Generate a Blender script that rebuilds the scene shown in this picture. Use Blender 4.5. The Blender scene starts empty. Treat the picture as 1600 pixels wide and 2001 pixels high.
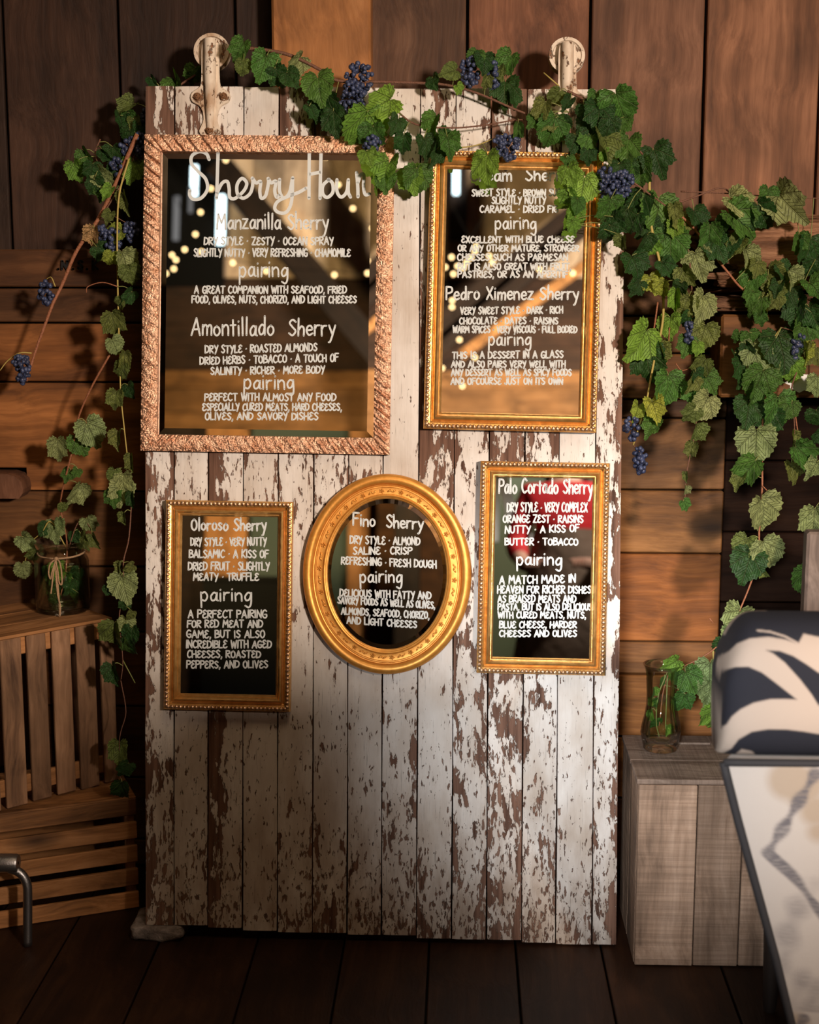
import bpy, bmesh, math, random
import numpy as np
from mathutils import Vector, Matrix, Euler
from statistics import NormalDist

random.seed(7)
SC = bpy.context.scene
COL = SC.collection
R = math.radians

# ------------------------------------------------------------------ camera
FPX = 2900.0                     # focal length in pixels of the 1600x2001 frame
CX, CY = 800.0, 1000.5
CAM = Vector((0.0, -3.92, 1.65))
PITCH, YAW = R(9.5), R(2.0)
cam_data = bpy.data.cameras.new('camera')
cam = bpy.data.objects.new('camera', cam_data)
COL.objects.link(cam)
cam.location = CAM
cam.rotation_euler = Euler((math.pi/2 - PITCH, 0, YAW))
cam_data.sensor_fit = 'VERTICAL'
cam_data.sensor_height = 36.0
cam_data.lens = FPX/2001*36.0
cam_data.clip_start = 0.05
cam_data.dof.use_dof = True
cam_data.dof.focus_distance = 3.66
cam_data.dof.aperture_fstop = 2.3
SC.camera = cam
CAMR = cam.rotation_euler.to_matrix()

# ------------------------------------------------------------------ world, lights, exposure
SC.view_settings.view_transform = 'Standard'
SC.view_settings.look = 'None'
SC.view_settings.gamma = 1.0
SC.view_settings.use_curve_mapping = False
SC.view_settings.exposure = 0.0
w = bpy.data.worlds.new('world'); SC.world = w
w.use_nodes = True
w.node_tree.nodes['Background'].inputs[0].default_value = (1.0, 0.8, 0.6, 1)
w.node_tree.nodes['Background'].inputs[1].default_value = 0.02
try:
    SC.cycles.use_denoising = True
    SC.cycles.sample_clamp_indirect = 4.0
    SC.cycles.caustics_reflective = False
    SC.cycles.caustics_refractive = False
    SC.cycles.max_bounces = 10
    SC.cycles.transparent_max_bounces = 24
except Exception:
    pass


def aim(o, target):
    o.rotation_euler = (Vector(target) - o.location).to_track_quat('-Z', 'Y').to_euler()


def lamp(name, kind, loc, target, power, color, size=0.3, size_y=None, angle=None, blend=0.6):
    d = bpy.data.lights.new(name, kind)
    d.energy = power; d.color = color
    o = bpy.data.objects.new(name, d); COL.objects.link(o)
    o.location = loc
    if target is not None: aim(o, target)
    if kind == 'AREA':
        d.size = size
        if size_y: d.shape = 'RECTANGLE'; d.size_y = size_y
    else:
        d.shadow_soft_size = size
    if kind == 'SPOT':
        d.spot_size = R(angle); d.spot_blend = blend
    return o


lamp('warm_key', 'SPOT', (2.05, -5.0, 2.45), (-0.12, -0.2, 1.26), 1200, (1.0, 0.81, 0.67), size=0.20, angle=46, blend=1.0)
lamp('cool_pool_fill', 'SPOT', (-0.35, -4.5, 1.75), (0.47, -0.42, 0.60), 900, (0.94, 0.96, 1.0), size=0.22, angle=20, blend=1.0)  # added cool spot: narrow pool of light on the door's lower right
lamp('overhead_fill', 'AREA', (0.6, -3.2, 5.6), (-0.2, -0.4, 1.2), 40, (1.0, 0.72, 0.46), size=1.6)  # added overhead fill without a visible fixture
lamp('far_wall_fill', 'SPOT', (-3.2, -5.6, 1.2), (-0.2, -10.3, 4.0), 1150, (1.0, 0.72, 0.34), size=0.3, angle=80, blend=0.8)  # added so the far wall shows bright in the mirrors
lamp('person_fill', 'SPOT', (1.9, -4.4, 3.3), (0.45, -6.2, 1.2), 420, (1.0, 0.9, 0.8), size=0.15, angle=40, blend=0.6)  # added to brighten the reflected person and stand
lamp('far_door_fill', 'SPOT', (0.9, -7.2, 2.9), (-0.9, -10.2, 1.7), 420, (1.0, 0.76, 0.45), size=0.12, angle=62, blend=0.5)  # added to light the far door area for the lower mirrors
lamp('gable_fill', 'SPOT', (2.4, -6.5, 1.0), (0.2, -10.3, 5.4), 4600, (1.0, 0.82, 0.62), size=0.3, angle=64, blend=0.8)  # added low spot to brighten the reflected pale gable


# ------------------------------------------------------------------ projection helpers (find where a thing stands)
def ray(px, py):
    return (CAMR @ Vector(((px-CX)/FPX, -(py-CY)/FPX, -1.0))).normalized()


def hit_y(px, py, y):
    d = ray(px, py); return CAM + d*((y-CAM.y)/d.y)


def hit_z(px, py, z):
    d = ray(px, py); return CAM + d*((z-CAM.z)/d.z)


def to_px(p):
    v = CAMR.transposed() @ (Vector(p)-CAM)
    return (CX + FPX*v.x/-v.z, CY - FPX*v.y/-v.z)


LEAN = R(8.0)
D_O = hit_z(1190, 1850, 0.0); D_O.x = 0.0
UX = Vector((1, 0, 0)); UZ = Vector((0, math.sin(LEAN), math.cos(LEAN))); UN = Vector((0, -math.cos(LEAN), math.sin(LEAN)))
DOOR_M = Matrix((UX, UZ, UN)).transposed().to_4x4(); DOOR_M.translation = D_O   # local x across, y up the door, z towards the room


def dhit(px, py, c=0.0):
    """door-local (a, b) where the ray through a pixel meets the plane c in front of the door"""
    d = ray(px, py); o = D_O + UN*c
    t = (o-CAM).dot(UN)/d.dot(UN)
    p = CAM + d*t - D_O
    return p.dot(UX), p.dot(UZ)


def dworld(a, b, c): return D_O + UX*a + UZ*b + UN*c


def dpoint(px, py, c=0.05):
    a, b = dhit(px, py, c); return dworld(a, b, c)


def refl(px, py, y):
    """where the mirror image seen at a pixel of the door plane lies on the plane y behind the camera"""
    d = ray(px, py); a, b = dhit(px, py, 0.015); p = dworld(a, b, 0.015)
    r = d - 2*d.dot(UN)*UN
    return p + r*((y-p.y)/r.y)


# ------------------------------------------------------------------ mesh helpers
class MB:
    def __init__(s): s.v = []; s.f = []

    def add(s, vs, fs):
        n = len(s.v); s.v += [tuple(x) for x in vs]; s.f += [tuple(i+n for i in f) for f in fs]; return s

    def box(s, lo, hi, M=None, bev=0.0):
        (x0, y0, z0), (x1, y1, z1) = lo, hi
        if bev <= 0:
            vs = [(x, y, z) for z in (z0, z1) for y in (y0, y1) for x in (x0, x1)]
            fs = [(0, 2, 3, 1), (4, 5, 7, 6), (0, 1, 5, 4), (2, 6, 7, 3), (0, 4, 6, 2), (1, 3, 7, 5)]
        else:
            b = bev; vs = []; idx = {}
            cs = [(sx, sy, sz) for sx in (0, 1) for sy in (0, 1) for sz in (0, 1)]
            X, Y, Z = (x0, x1), (y0, y1), (z0, z1)
            for c in cs:
                p = [X[c[0]], Y[c[1]], Z[c[2]]]
                for ax in range(3):
                    q = list(p)
                    for k in range(3):
                        if k != ax: q[k] += b if c[k] == 0 else -b
                    idx[(c, ax)] = len(vs); vs.append(tuple(q))
            fs = []

            def face(ids):
                ctr = Vector(((x0+x1)/2, (y0+y1)/2, (z0+z1)/2))
                P = [Vector(vs[i]) for i in ids]
                n = (P[1]-P[0]).cross(P[2]-P[0]); m = sum(P, Vector())/len(P)
                fs.append(tuple(ids) if n.dot(m-ctr) > 0 else tuple(reversed(ids)))
            for ax in range(3):
                o = [k for k in range(3) if k != ax]
                for sd in (0, 1):
                    ring = []
                    for (u, t) in ((0, 0), (1, 0), (1, 1), (0, 1)):
                        c = [0, 0, 0]; c[ax] = sd; c[o[0]] = u; c[o[1]] = t; ring.append(idx[(tuple(c), ax)])
                    face(ring)
                for u in (0, 1):
                    for t in (0, 1):
                        c0 = [0, 0, 0]; c0[o[0]] = u; c0[o[1]] = t; c1 = list(c0); c1[ax] = 1
                        c0, c1 = tuple(c0), tuple(c1)
                        face([idx[(c0, o[0])], idx[(c1, o[0])], idx[(c1, o[1])], idx[(c0, o[1])]])
            for c in cs: face([idx[(c, 0)], idx[(c, 1)], idx[(c, 2)]])
        if M is not None: vs = [M @ Vector(p) for p in vs]
        return s.add(vs, fs)

    def tube(s, pts, r, n=8, caps=True):
        pts = [Vector(p) for p in pts]; rs = r if isinstance(r, (list, tuple)) else [r]*len(pts)
        vs = []; fs = []; up = None
        for i, p in enumerate(pts):
            t = (pts[min(i+1, len(pts)-1)] - pts[max(i-1, 0)])
            t = t.normalized() if t.length > 1e-9 else Vector((0, 0, 1))
            if up is None:
                up = t.orthogonal().normalized()
            up = (up - t*up.dot(t))
            up = up.normalized() if up.length > 1e-6 else t.orthogonal().normalized()
            w2 = t.cross(up)
            for k in range(n):
                a = 2*math.pi*k/n; vs.append(p + (up*math.cos(a)+w2*math.sin(a))*rs[i])
        for i in range(len(pts)-1):
            for k in range(n):
                a = i*n+k; b = i*n+(k+1) % n; fs.append((a, b, b+n, a+n))
        if caps:
            fs.append(tuple(range(n-1, -1, -1))); fs.append(tuple((len(pts)-1)*n+k for k in range(n)))
        return s.add(vs, fs)

    def lathe(s, prof, n=32, M=None, mod=None, close=False):
        vs = []; fs = []
        for i, (r, z) in enumerate(prof):
            for k in range(n):
                a = 2*math.pi*k/n; q = r*(mod(a, z) if mod else 1.0)
                vs.append(Vector((q*math.cos(a), q*math.sin(a), z)))
        for i in range(len(prof)-1):
            for k in range(n):
                a = i*n+k; b = i*n+(k+1) % n; fs.append((a, b, b+n, a+n))
        if close:
            fs.append(tuple(range(n-1, -1, -1))); fs.append(tuple((len(prof)-1)*n+k for k in range(n)))
        if M is not None: vs = [M @ v for v in vs]
        return s.add(vs, fs)

    def ball(s, c, r, nu=8, nv=5, M=None):
        rx, ry, rz = r if isinstance(r, (list, tuple)) else (r, r, r)
        vs = [Vector((0, 0, -rz))]; fs = []
        for j in range(1, nv):
            t = -math.pi/2+math.pi*j/nv
            for k in range(nu):
                a = 2*math.pi*k/nu; vs.append(Vector((rx*math.cos(t)*math.cos(a), ry*math.cos(t)*math.sin(a), rz*math.sin(t))))
        vs.append(Vector((0, 0, rz)))
        for k in range(nu): fs.append((0, 1+(k+1) % nu, 1+k))
        for j in range(nv-2):
            for k in range(nu):
                a = 1+j*nu+k; b = 1+j*nu+(k+1) % nu; fs.append((a, b, b+nu, a+nu))
        l = len(vs)-1
        for k in range(nu): fs.append((l, 1+(nv-2)*nu+k, 1+(nv-2)*nu+(k+1) % nu))
        if M is not None: vs = [M @ v for v in vs]
        c = Vector(c); vs = [v+c for v in vs]
        return s.add(vs, fs)

    def mesh(s, name, mat=None, smooth=False, angle=None):
        me = bpy.data.meshes.new(name); me.from_pydata([tuple(v) for v in s.v], [], s.f); me.update()
        if mat: me.materials.append(mat)
        if smooth:
            for p in me.polygons: p.use_smooth = True
            if angle: me.set_sharp_from_angle(angle=R(angle))
        return me

    def build(s, name, mat=None, parent=None, smooth=False, angle=None):
        return link(name, s.mesh(name, mat, smooth, angle), parent)


def link(name, me, parent=None):
    o = bpy.data.objects.new(name, me); COL.objects.link(o)
    if parent is not None: o.parent = parent
    return o


def empty(name, loc=(0, 0, 0), M=None, **props):
    o = bpy.data.objects.new(name, None); COL.objects.link(o)
    o.empty_display_size = 0.05
    if M is not None: o.matrix_world = M
    else: o.location = loc
    return tag(o, **props)


def tag(o, label=None, category=None, group=None, kind=None):
    if label: o['label'] = label
    if category: o['category'] = category
    if group: o['group'] = group
    if kind: o['kind'] = kind
    return o


# ------------------------------------------------------------------ material helpers
class NT:
    def __init__(s, name):
        s.m = bpy.data.materials.new(name); s.m.use_nodes = True
        s.t = s.m.node_tree; s.n = s.t.nodes; s.n.clear()
        s.out = s.n.new('ShaderNodeOutputMaterial')

    def node(s, kind, **kw):
        nd = s.n.new('ShaderNode'+kind)
        for k, v in kw.items():
            if k.startswith('_'):
                setattr(nd, k[1:], v)
            else:
                key = k.replace('__', ' ')
                key = int(key[1:]) if key[0] == 'i' and key[1:].isdigit() else key
                s.set(nd.inputs[key], v)
        return nd

    def set(s, sock, v):
        if isinstance(v, bpy.types.NodeSocket): s.t.links.new(v, sock)
        elif isinstance(v, bpy.types.Node): s.t.links.new(v.outputs[0], sock)
        else:
            if isinstance(v, tuple) and len(v) == 3 and sock.type == 'RGBA': v = (*v, 1)
            sock.default_value = v

    def math(s, op, a, b=0.0, c=None, clamp=False):
        nd = s.node('Math', _operation=op, _use_clamp=clamp, i0=a, i1=b)
        if c is not None: s.set(nd.inputs[2], c)
        return nd.outputs[0]

    def vmath(s, op, a, b):
        return s.node('VectorMath', _operation=op, i0=a, i1=b).outputs[0]

    def mix(s, f, a, b, blend='MIX'):
        nd = s.n.new('ShaderNodeMix'); nd.data_type = 'RGBA'; nd.blend_type = blend
        s.set(nd.inputs[0], f); s.set(nd.inputs[6], a); s.set(nd.inputs[7], b)
        return nd.outputs[2]

    def ramp(s, f, stops, interp='LINEAR'):
        nd = s.node('ValToRGB', Fac=f); cr = nd.color_ramp; cr.interpolation = interp
        while len(cr.elements) < len(stops): cr.elements.new(0.5)
        for e, (p, c) in zip(cr.elements, stops):
            e.position = p; e.color = (*c, 1) if isinstance(c, tuple) else (c, c, c, 1)
        return nd.outputs[0]

    def noise(s, vec, scale, detail=4, rough=0.55, dist=0.0):
        return s.node('TexNoise', Vector=vec, Scale=scale, Detail=float(detail), Roughness=rough, Distortion=dist).outputs[0]

    def scale(s, vec, sc): return s.vmath('MULTIPLY', vec, sc)

    def obj(s): return s.node('TexCoord').outputs['Object']

    def surf(s, sh): s.t.links.new(sh.outputs[0], s.out.inputs[0]); return s.m

    def bump(s, h, dist, strength=1.0): return s.node('Bump', Strength=strength, Distance=dist, Height=h).outputs[0]


def plain(name, color, rough=0.5, metal=0.0, bump=None, **kw):
    t = NT(name)
    args = dict(Base__Color=color, Roughness=rough, Metallic=metal, **kw)
    if bump: args['Normal'] = t.bump(t.noise(t.obj(), bump[0], 3), bump[1])
    return t.surf(t.node('BsdfPrincipled', **args))


def wood(name, dark, mid, light, axis='z', rough=0.7, fine=1.0, bump=0.0012, saw=0.0, knots=True, spec=0.3, warp=2.2):
    t = NT(name)
    info = t.node('ObjectInfo')
    off = t.math('MULTIPLY', info.outputs['Random'], 37.0)
    offv = t.node('CombineXYZ', X=off, Y=off, Z=off).outputs[0]
    co = t.vmath('ADD', t.obj(), offv)
    big = t.noise(t.scale(co, (2.2, 2.2, 2.2)), 1.0, 2)
    s = {'x': (1.1, 16, 16), 'y': (16, 1.1, 16), 'z': (16, 16, 1.1)}[axis]
    s = tuple(k*fine for k in s)
    warped = t.vmath('ADD', t.scale(co, s), t.node('CombineXYZ', X=t.math('MULTIPLY', big, warp), Y=t.math('MULTIPLY', big, warp), Z=t.math('MULTIPLY', big, warp)).outputs[0])
    g = t.noise(warped, 1.0, 6, 0.62)
    g2 = t.noise(t.scale(warped, (5, 5, 5)), 1.0, 3, 0.6)
    f = t.math('ADD', t.math('MULTIPLY', g, 0.75), t.math('MULTIPLY', g2, 0.25))
    col = t.ramp(f, [(0.30, dark), (0.5, mid), (0.68, light)])
    blot = t.ramp(t.noise(t.scale(co, (5, 5, 5)), 1.0, 3), [(0.34, 0.55), (0.6, 1.0)])
    col = t.mix(0.75, col, blot, 'MULTIPLY')
    if knots:
        ks = {'x': (3.2, 9, 9), 'y': (9, 3.2, 9), 'z': (9, 9, 3.2)}[axis]
        vor = t.node('TexVoronoi', Vector=t.scale(co, ks), Scale=0.55, Randomness=1.0).outputs['Distance']
        km = t.ramp(vor, [(0.03, 1.0), (0.15, 0.0)])
        col = t.mix(t.math('MULTIPLY', km, 0.85), col, tuple(k*0.35 for k in dark))
    val = t.math('ADD', t.math('MULTIPLY', t.node('ObjectInfo').outputs['Random'], 0.5), 0.75)
    col = t.mix(1.0, col, t.node('CombineXYZ', X=val, Y=val, Z=val).outputs[0], 'MULTIPLY')
    col = t.mix(1.0, col, info.outputs['Color'], 'MULTIPLY')
    h = f
    if saw > 0:
        sx = {'x': (120, 3, 3), 'y': (3, 120, 3), 'z': (3, 3, 120)}[axis]
        sn = t.noise(t.scale(co, sx), 1.0, 2)
        h = t.math('ADD', f, t.math('MULTIPLY', sn, saw))
        col = t.mix(t.math('MULTIPLY', t.ramp(sn, [(0.42, 1.0), (0.55, 0.0)]), 0.22), col, tuple(k*0.8 for k in dark))
    return t.surf(t.node('BsdfPrincipled', Base__Color=col, Roughness=rough, Specular__IOR__Level=spec, Normal=t.bump(h, bump*4)))


M_plank = wood('barn_plank_wood', (0.045, 0.022, 0.013), (0.135, 0.068, 0.038), (0.25, 0.135, 0.08), 'z')
M_board = wood('barn_board_wood', (0.055, 0.022, 0.008), (0.21, 0.088, 0.027), (0.38, 0.17, 0.058), 'x')
M_shadewood = wood('painted_shade_wood', (0.006, 0.003, 0.002), (0.016, 0.007, 0.004), (0.028, 0.013, 0.007), 'x', spec=.05)  # shade painted as near-black wood, for the right-hand wall
M_post = wood('orange_post_wood', (0.16, 0.065, 0.020), (0.36, 0.16, 0.055), (0.50, 0.25, 0.10), 'z', fine=0.7)
M_log = wood('rough_log_wood', (0.014, 0.006, 0.003), (0.20, 0.09, 0.045), (0.44, 0.23, 0.125), 'x', fine=1.7, bump=0.008)
M_greywood = wood('grey_post_wood', (0.05, 0.035, 0.028), (0.16, 0.115, 0.09), (0.28, 0.21, 0.17), 'z')
M_floor = wood('floor_board_wood', (0.012, 0.005, 0.003), (0.031, 0.012, 0.005), (0.055, 0.023, 0.010), 'y', rough=0.55, spec=0.25)
M_crate_grey = wood('grey_crate_wood', (0.11, 0.065, 0.04), (0.36, 0.23, 0.15), (0.54, 0.37, 0.26), 'z', fine=1.2, saw=0.4)
M_crate_greyx = wood('grey_crate_top_wood', (0.09, 0.055, 0.038), (0.24, 0.165, 0.12), (0.38, 0.28, 0.21), 'x', fine=1.2, saw=0.4)
M_crate = wood('brown_crate_wood', (0.07, 0.034, 0.018), (0.27, 0.145, 0.075), (0.44, 0.25, 0.14), 'z', fine=1.2)
M_cratex = wood('brown_crate_rail_wood', (0.08, 0.034, 0.012), (0.36, 0.16, 0.055), (0.55, 0.27, 0.11), 'x', fine=1.2)
M_dark = plain('dark_gap', (0.006, 0.004, 0.003), 0.9)
M_far_orange = wood('far_wall_boards', (0.10, 0.045, 0.015), (0.26, 0.12, 0.04), (0.40, 0.20, 0.08), 'x', knots=False)
M_far_dark = wood('loft_header_boards', (0.012, 0.006, 0.003), (0.032, 0.014, 0.007), (0.05, 0.024, 0.012), 'x', knots=False)
M_far_beige = wood('far_gable_boards', (0.30, 0.20, 0.13), (0.48, 0.36, 0.25), (0.60, 0.47, 0.34), 'z', knots=False)
M_beam_dark = wood('dark_brace_wood', (0.006, 0.003, 0.002), (0.014, 0.007, 0.004), (0.024, 0.012, 0.007), 'z', knots=False)

# ------------------------------------------------------------------ the setting: wall behind the door
wall_back = empty('wall_back', kind='structure', label='barn wall of upright planks above and horizontal boards below')


def tint(o, lo=0.75, hi=1.2, c=None):
    k = random.uniform(lo, hi)
    c = c or (1, 1, 1)
    o.color = (c[0]*k, c[1]*k, c[2]*k, 1)
    return o


UPY = 0.0
seam_px = [-260, 12, 236, 462, 600, 912, 1150, 1373, 1598, 1830]
tints = [(.32, .32, .34), (.42, .37, .36), (.30, .26, .25), (.25, .22, .22), (.9, .85, .8), (1.5, 1.2, 1.05), (1.5, 1.35, 1.3), (1.6, 1.4, 1.25), (1.4, 1.2, 1.1)]  # left planks darkened, right ones lifted: fall of light put into colour
bx = [hit_y(p, 240, UPY).x for p in seam_px]
bx = [-4.4, -4.0, -3.7, -3.4, -3.1, -2.8, -2.5, -2.2, -1.9, -1.62] + bx + [bx[-1]+.29, bx[-1]+.58, bx[-1]+.9, bx[-1]+1.2, bx[-1]+1.5, bx[-1]+1.8, bx[-1]+2.1, bx[-1]+2.4, bx[-1]+2.7, bx[-1]+3.0]
for i in range(len(bx)-1):
    zlo = 1.55 if -1.7 < bx[i] < 1.6 else 0.0
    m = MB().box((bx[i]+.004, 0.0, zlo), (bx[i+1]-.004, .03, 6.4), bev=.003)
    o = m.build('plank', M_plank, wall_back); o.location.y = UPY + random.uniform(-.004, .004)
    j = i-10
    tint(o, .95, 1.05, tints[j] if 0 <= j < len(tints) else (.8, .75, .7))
MB().box((-4.5, .04, 0), (5.0, .07, 6.4)).build('shade_backing', M_dark, wall_back)  # near-black sheet so the gaps between planks read as shade

LOY = -0.045
xl, xm, xr = -1.75, 0.0, 1.75
left_rows = [485, 562, 631, 747, 960, 1108, 1235, 1380, 1520, 1640, 1712]
right_rows = [478, 617, 690, 780, 817, 957, 1081, 1254, 1318, 1440, 1560, 1712]
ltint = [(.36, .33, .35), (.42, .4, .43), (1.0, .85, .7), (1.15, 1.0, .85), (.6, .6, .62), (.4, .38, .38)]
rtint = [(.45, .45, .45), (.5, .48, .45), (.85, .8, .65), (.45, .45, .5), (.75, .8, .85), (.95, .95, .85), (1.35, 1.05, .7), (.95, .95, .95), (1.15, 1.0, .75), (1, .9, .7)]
xr = hit_y(1412, 1000, LOY).x
for rows, x0, x1, tt, pxr in ((left_rows, xl, xm, ltint, 300), (right_rows, xm, xr, rtint, 1300)):
    for i in range(len(rows)-1):
        z1 = hit_y(pxr, rows[i], LOY).z; z0 = max(0.002, hit_y(pxr, rows[i+1], LOY).z)
        if z1-z0 < .01: continue
        a = x0
        if rows is left_rows and i == 3:      # this board has a notch cut for the timber end
            zn = hit_y(20, 914, LOY).z; xn = hit_y(52, 930, LOY).x
            m = MB().box((x0, 0, zn), (x1, .04, z1-.003), bev=.002); m.box((xn, .0005, z0+.002), (x1, .0395, zn+.003), bev=.001)
        else:
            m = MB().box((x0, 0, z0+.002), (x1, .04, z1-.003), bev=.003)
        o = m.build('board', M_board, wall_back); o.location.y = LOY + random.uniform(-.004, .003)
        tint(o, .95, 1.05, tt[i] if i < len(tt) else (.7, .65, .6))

# near-black boards at the right: shade under the heavy timbers put into colour
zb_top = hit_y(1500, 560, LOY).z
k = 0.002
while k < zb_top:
    o = MB().box((xr+.004, 0, k), (2.6, .03, min(k+.19, zb_top)-.004), bev=.003).build('shade_board', M_shadewood, wall_back); o.location.y = -.031; tint(o, .8, 1.2); k += .19
# protruding upright post behind the top of the door
pa, pb = hit_y(531, 90, -.105).x, hit_y(724, 90, -.105).x
o = MB().box((pa, -.105, 0), (pb, -.001, 6.4), bev=.006).build('upright_post', M_post)
o.color = (1.5, 1.4, 1.3, 1)
tag(o, 'orange-brown squared barn post rising behind the top of the white door', 'post', kind='structure')

# stencilled letters on the grey board are added with the lettering below

# ------------------------------------------------------------------ floor
floor = empty('floor', kind='structure', label='dark brown wide-board barn floor')
fx = [hit_z(p, 1850, 0).x for p in (-45, 120, 306, 499, 671, 838, 1007, 1174, 1395, 1590)]
while fx[0] > -4.3: fx.insert(0, fx[0]-.22)
while fx[-1] < 4.8: fx.append(fx[-1]+.23)
for i in range(len(fx)-1):
    o = MB().box((fx[i]+.0025, -10.5, -.03), (fx[i+1]-.0025, 0.0, 0), bev=.002).build('floor_board', M_floor, floor)
    o.location.z = -random.uniform(0, .0015); tint(o, .8, 1.2)
MB().box((-4.6, -10.6, -.06), (5.1, .1, -.035)).build('subfloor', M_dark, floor)

# ------------------------------------------------------------------ the rest of the barn, seen in the mirrors
FY = -10.4
z_low = refl(500, 724, FY).z; z_mid = refl(500, 548, FY).z
wf = empty('wall_front', kind='structure', label='far barn wall of orange boards under a pale gable')
k = 0.0
while k < z_low-.02:
    o = MB().box((-4.4, FY-.03, k+.003), (4.9, FY, min(k+.24, z_low)), bev=.003).build('board', M_far_orange, wf); tint(o, .8, 1.15); k += .24
k = z_low
while k < z_mid:
    o = MB().box((-4.4, FY-.03, k+.003), (4.9, FY+.02, min(k+.22, z_mid+.02)), bev=.003).build('board', M_far_dark, wf); tint(o, .8, 1.15); k += .22
k = -4.4
while k < 4.9:
    o = MB().box((k+.003, FY-.03, z_mid), (k+.3, FY, 7.0), bev=.003).build('plank', M_far_beige, wf); tint(o, .8, 1.1); k += .3
for nm, lo, hi in (('wall_left', (-4.6, -10.6, 0), (-4.45, .1, 6.6)), ('wall_right', (4.95, -10.6, 0), (5.1, .1, 6.6)), ('ceiling', (-4.6, -10.6, 6.45), (5.1, .1, 6.6))):
    tag(MB().box(lo, hi).build(nm, M_far_dark), kind='structure', label='dark barn '+nm.replace('_', ' '))

# ------------------------------------------------------------------ the leaning barn door
def paint_material():
    t = NT('peeling_white_paint')
    co = t.obj()
    info = t.node('ObjectInfo')
    q = t.node('Attribute', _attribute_name='peel').outputs['Fac']
    off = t.math('MULTIPLY', info.outputs['Random'], 23.0)
    cv = t.vmath('ADD', co, t.node('CombineXYZ', X=off, Y=off, Z=0.0).outputs[0])
    n1 = t.noise(t.scale(cv, (32, 10, 32)), 1.0, 7, 0.64, 0.25)
    n2 = t.noise(t.scale(cv, (120, 24, 120)), 1.0, 3, 0.6)
    n = t.math('ADD', t.math('MULTIPLY', n1, 0.74), t.math('MULTIPLY', n2, 0.26))
    mask = t.ramp(t.math('ADD', t.math('SUBTRACT', q, n), 0.5), [(0.494, 0.0), (0.506, 1.0)])
    grime = t.node('Attribute', _attribute_name='grime').outputs['Fac']
    n3 = t.noise(t.scale(cv, (115, 38, 115)), 1.0, 5, 0.62, 0.3)
    q3_ = t.math('ADD', t.math('ADD', t.math('MULTIPLY', t.math('SUBTRACT', q, .5), .40), t.math('MULTIPLY', grime, .10)), t.math('ADD', .265, t.math('MULTIPLY', t.noise(t.scale(cv, (14, 5, 14)), 1.0, 3), .25)))
    mask2 = t.ramp(t.math('ADD', t.math('SUBTRACT', q3_, n3), 0.5), [(0.49, 0.0), (0.512, 0.95)])
    mask = t.math('MAXIMUM', mask, mask2)
    near = t.ramp(t.math('ADD', t.math('SUBTRACT', q, n), 0.5), [(0.43, 0.0), (0.50, 1.0)])
    g = t.noise(t.scale(cv, (60, 3, 60)), 1.0, 5, 0.6)
    woodc = t.ramp(g, [(0.30, (0.055, 0.026, 0.016)), (0.55, (0.19, 0.10, 0.066)), (0.75, (0.30, 0.175, 0.12))])
    dirt = t.ramp(t.noise(t.scale(cv, (9, 4, 9)), 1.0, 4), [(0.35, (0.60, 0.52, 0.44)), (0.58, (0.78, 0.73, 0.67))])
    crack = t.ramp(t.noise(t.scale(cv, (260, 9, 260)), 1.0, 4, 0.7), [(0.30, 0.55), (0.40, 1.0)])
    white = t.mix(1.0, dirt, crack, 'MULTIPLY')
    white = t.mix(t.math('MULTIPLY', near, 0.30), white, (0.50, 0.40, 0.32))
    white = t.mix(t.math('MULTIPLY', grime, t.ramp(t.noise(t.scale(cv, (30, 10, 30)), 1.0, 5), [(0.35, 0.2), (0.65, 1.0)])), white, (0.30, 0.20, 0.13))
    col = t.mix(mask, white, woodc)
    col = t.mix(1.0, col, info.outputs['Color'], 'MULTIPLY')
    h = t.math('ADD', t.math('SUBTRACT', 1.0, mask), t.math('MULTIPLY', g, 0.5))
    return t.surf(t.node('BsdfPrincipled', Base__Color=col, Roughness=t.math('ADD', 0.5, t.math('MULTIPLY', mask, 0.3)),
                         Specular__IOR__Level=0.25, Normal=t.bump(h, 0.0022)))


M_paint = paint_material()
ND = NormalDist(0.5, 0.088)


def q_of(f): return ND.inv_cdf(min(max(f, 0.012), 0.985))


door = empty('barn_door', M=DOOR_M, kind='thing', category='door',
             label='tall leaning barn door of upright boards with peeling white paint, hung with five gold mirrors')
seams = [283, 340, 406, 474, 542, 611, 679, 746, 815, 884, 952, 1021, 1088, 1159, 1206]
topy = 168
peels = [  # top, below top, middle, low, lower, bottom ; edge shift
    (.55, .60, .42, .45, .55, .75), (.25, .3, .22, .10, .14, .40), (.25, .3, .40, .50, .50, .45), (.08, .1, .22, .12, .07, .2),
    (.75, .5, .35, .16, .22, .62), (.75, .5, .42, .16, .10, .72), (.30, .3, .22, .20, .14, .5), (.08, .05, .02, .30, .34, .45),
    (.30, .15, .62, .20, .12, .5), (.12, .2, .25, .48, .45, .3), (.80, .5, .55, .66, .55, .72), (.45, .3, .5, .45, .35, .5),
    (.30, .2, .05, .12, .12, .35), (.35, .15, .28, .25, .34, .5)]
knots_b = [2.1, 1.95, 1.25, .70, .30, 0.0]
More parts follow.
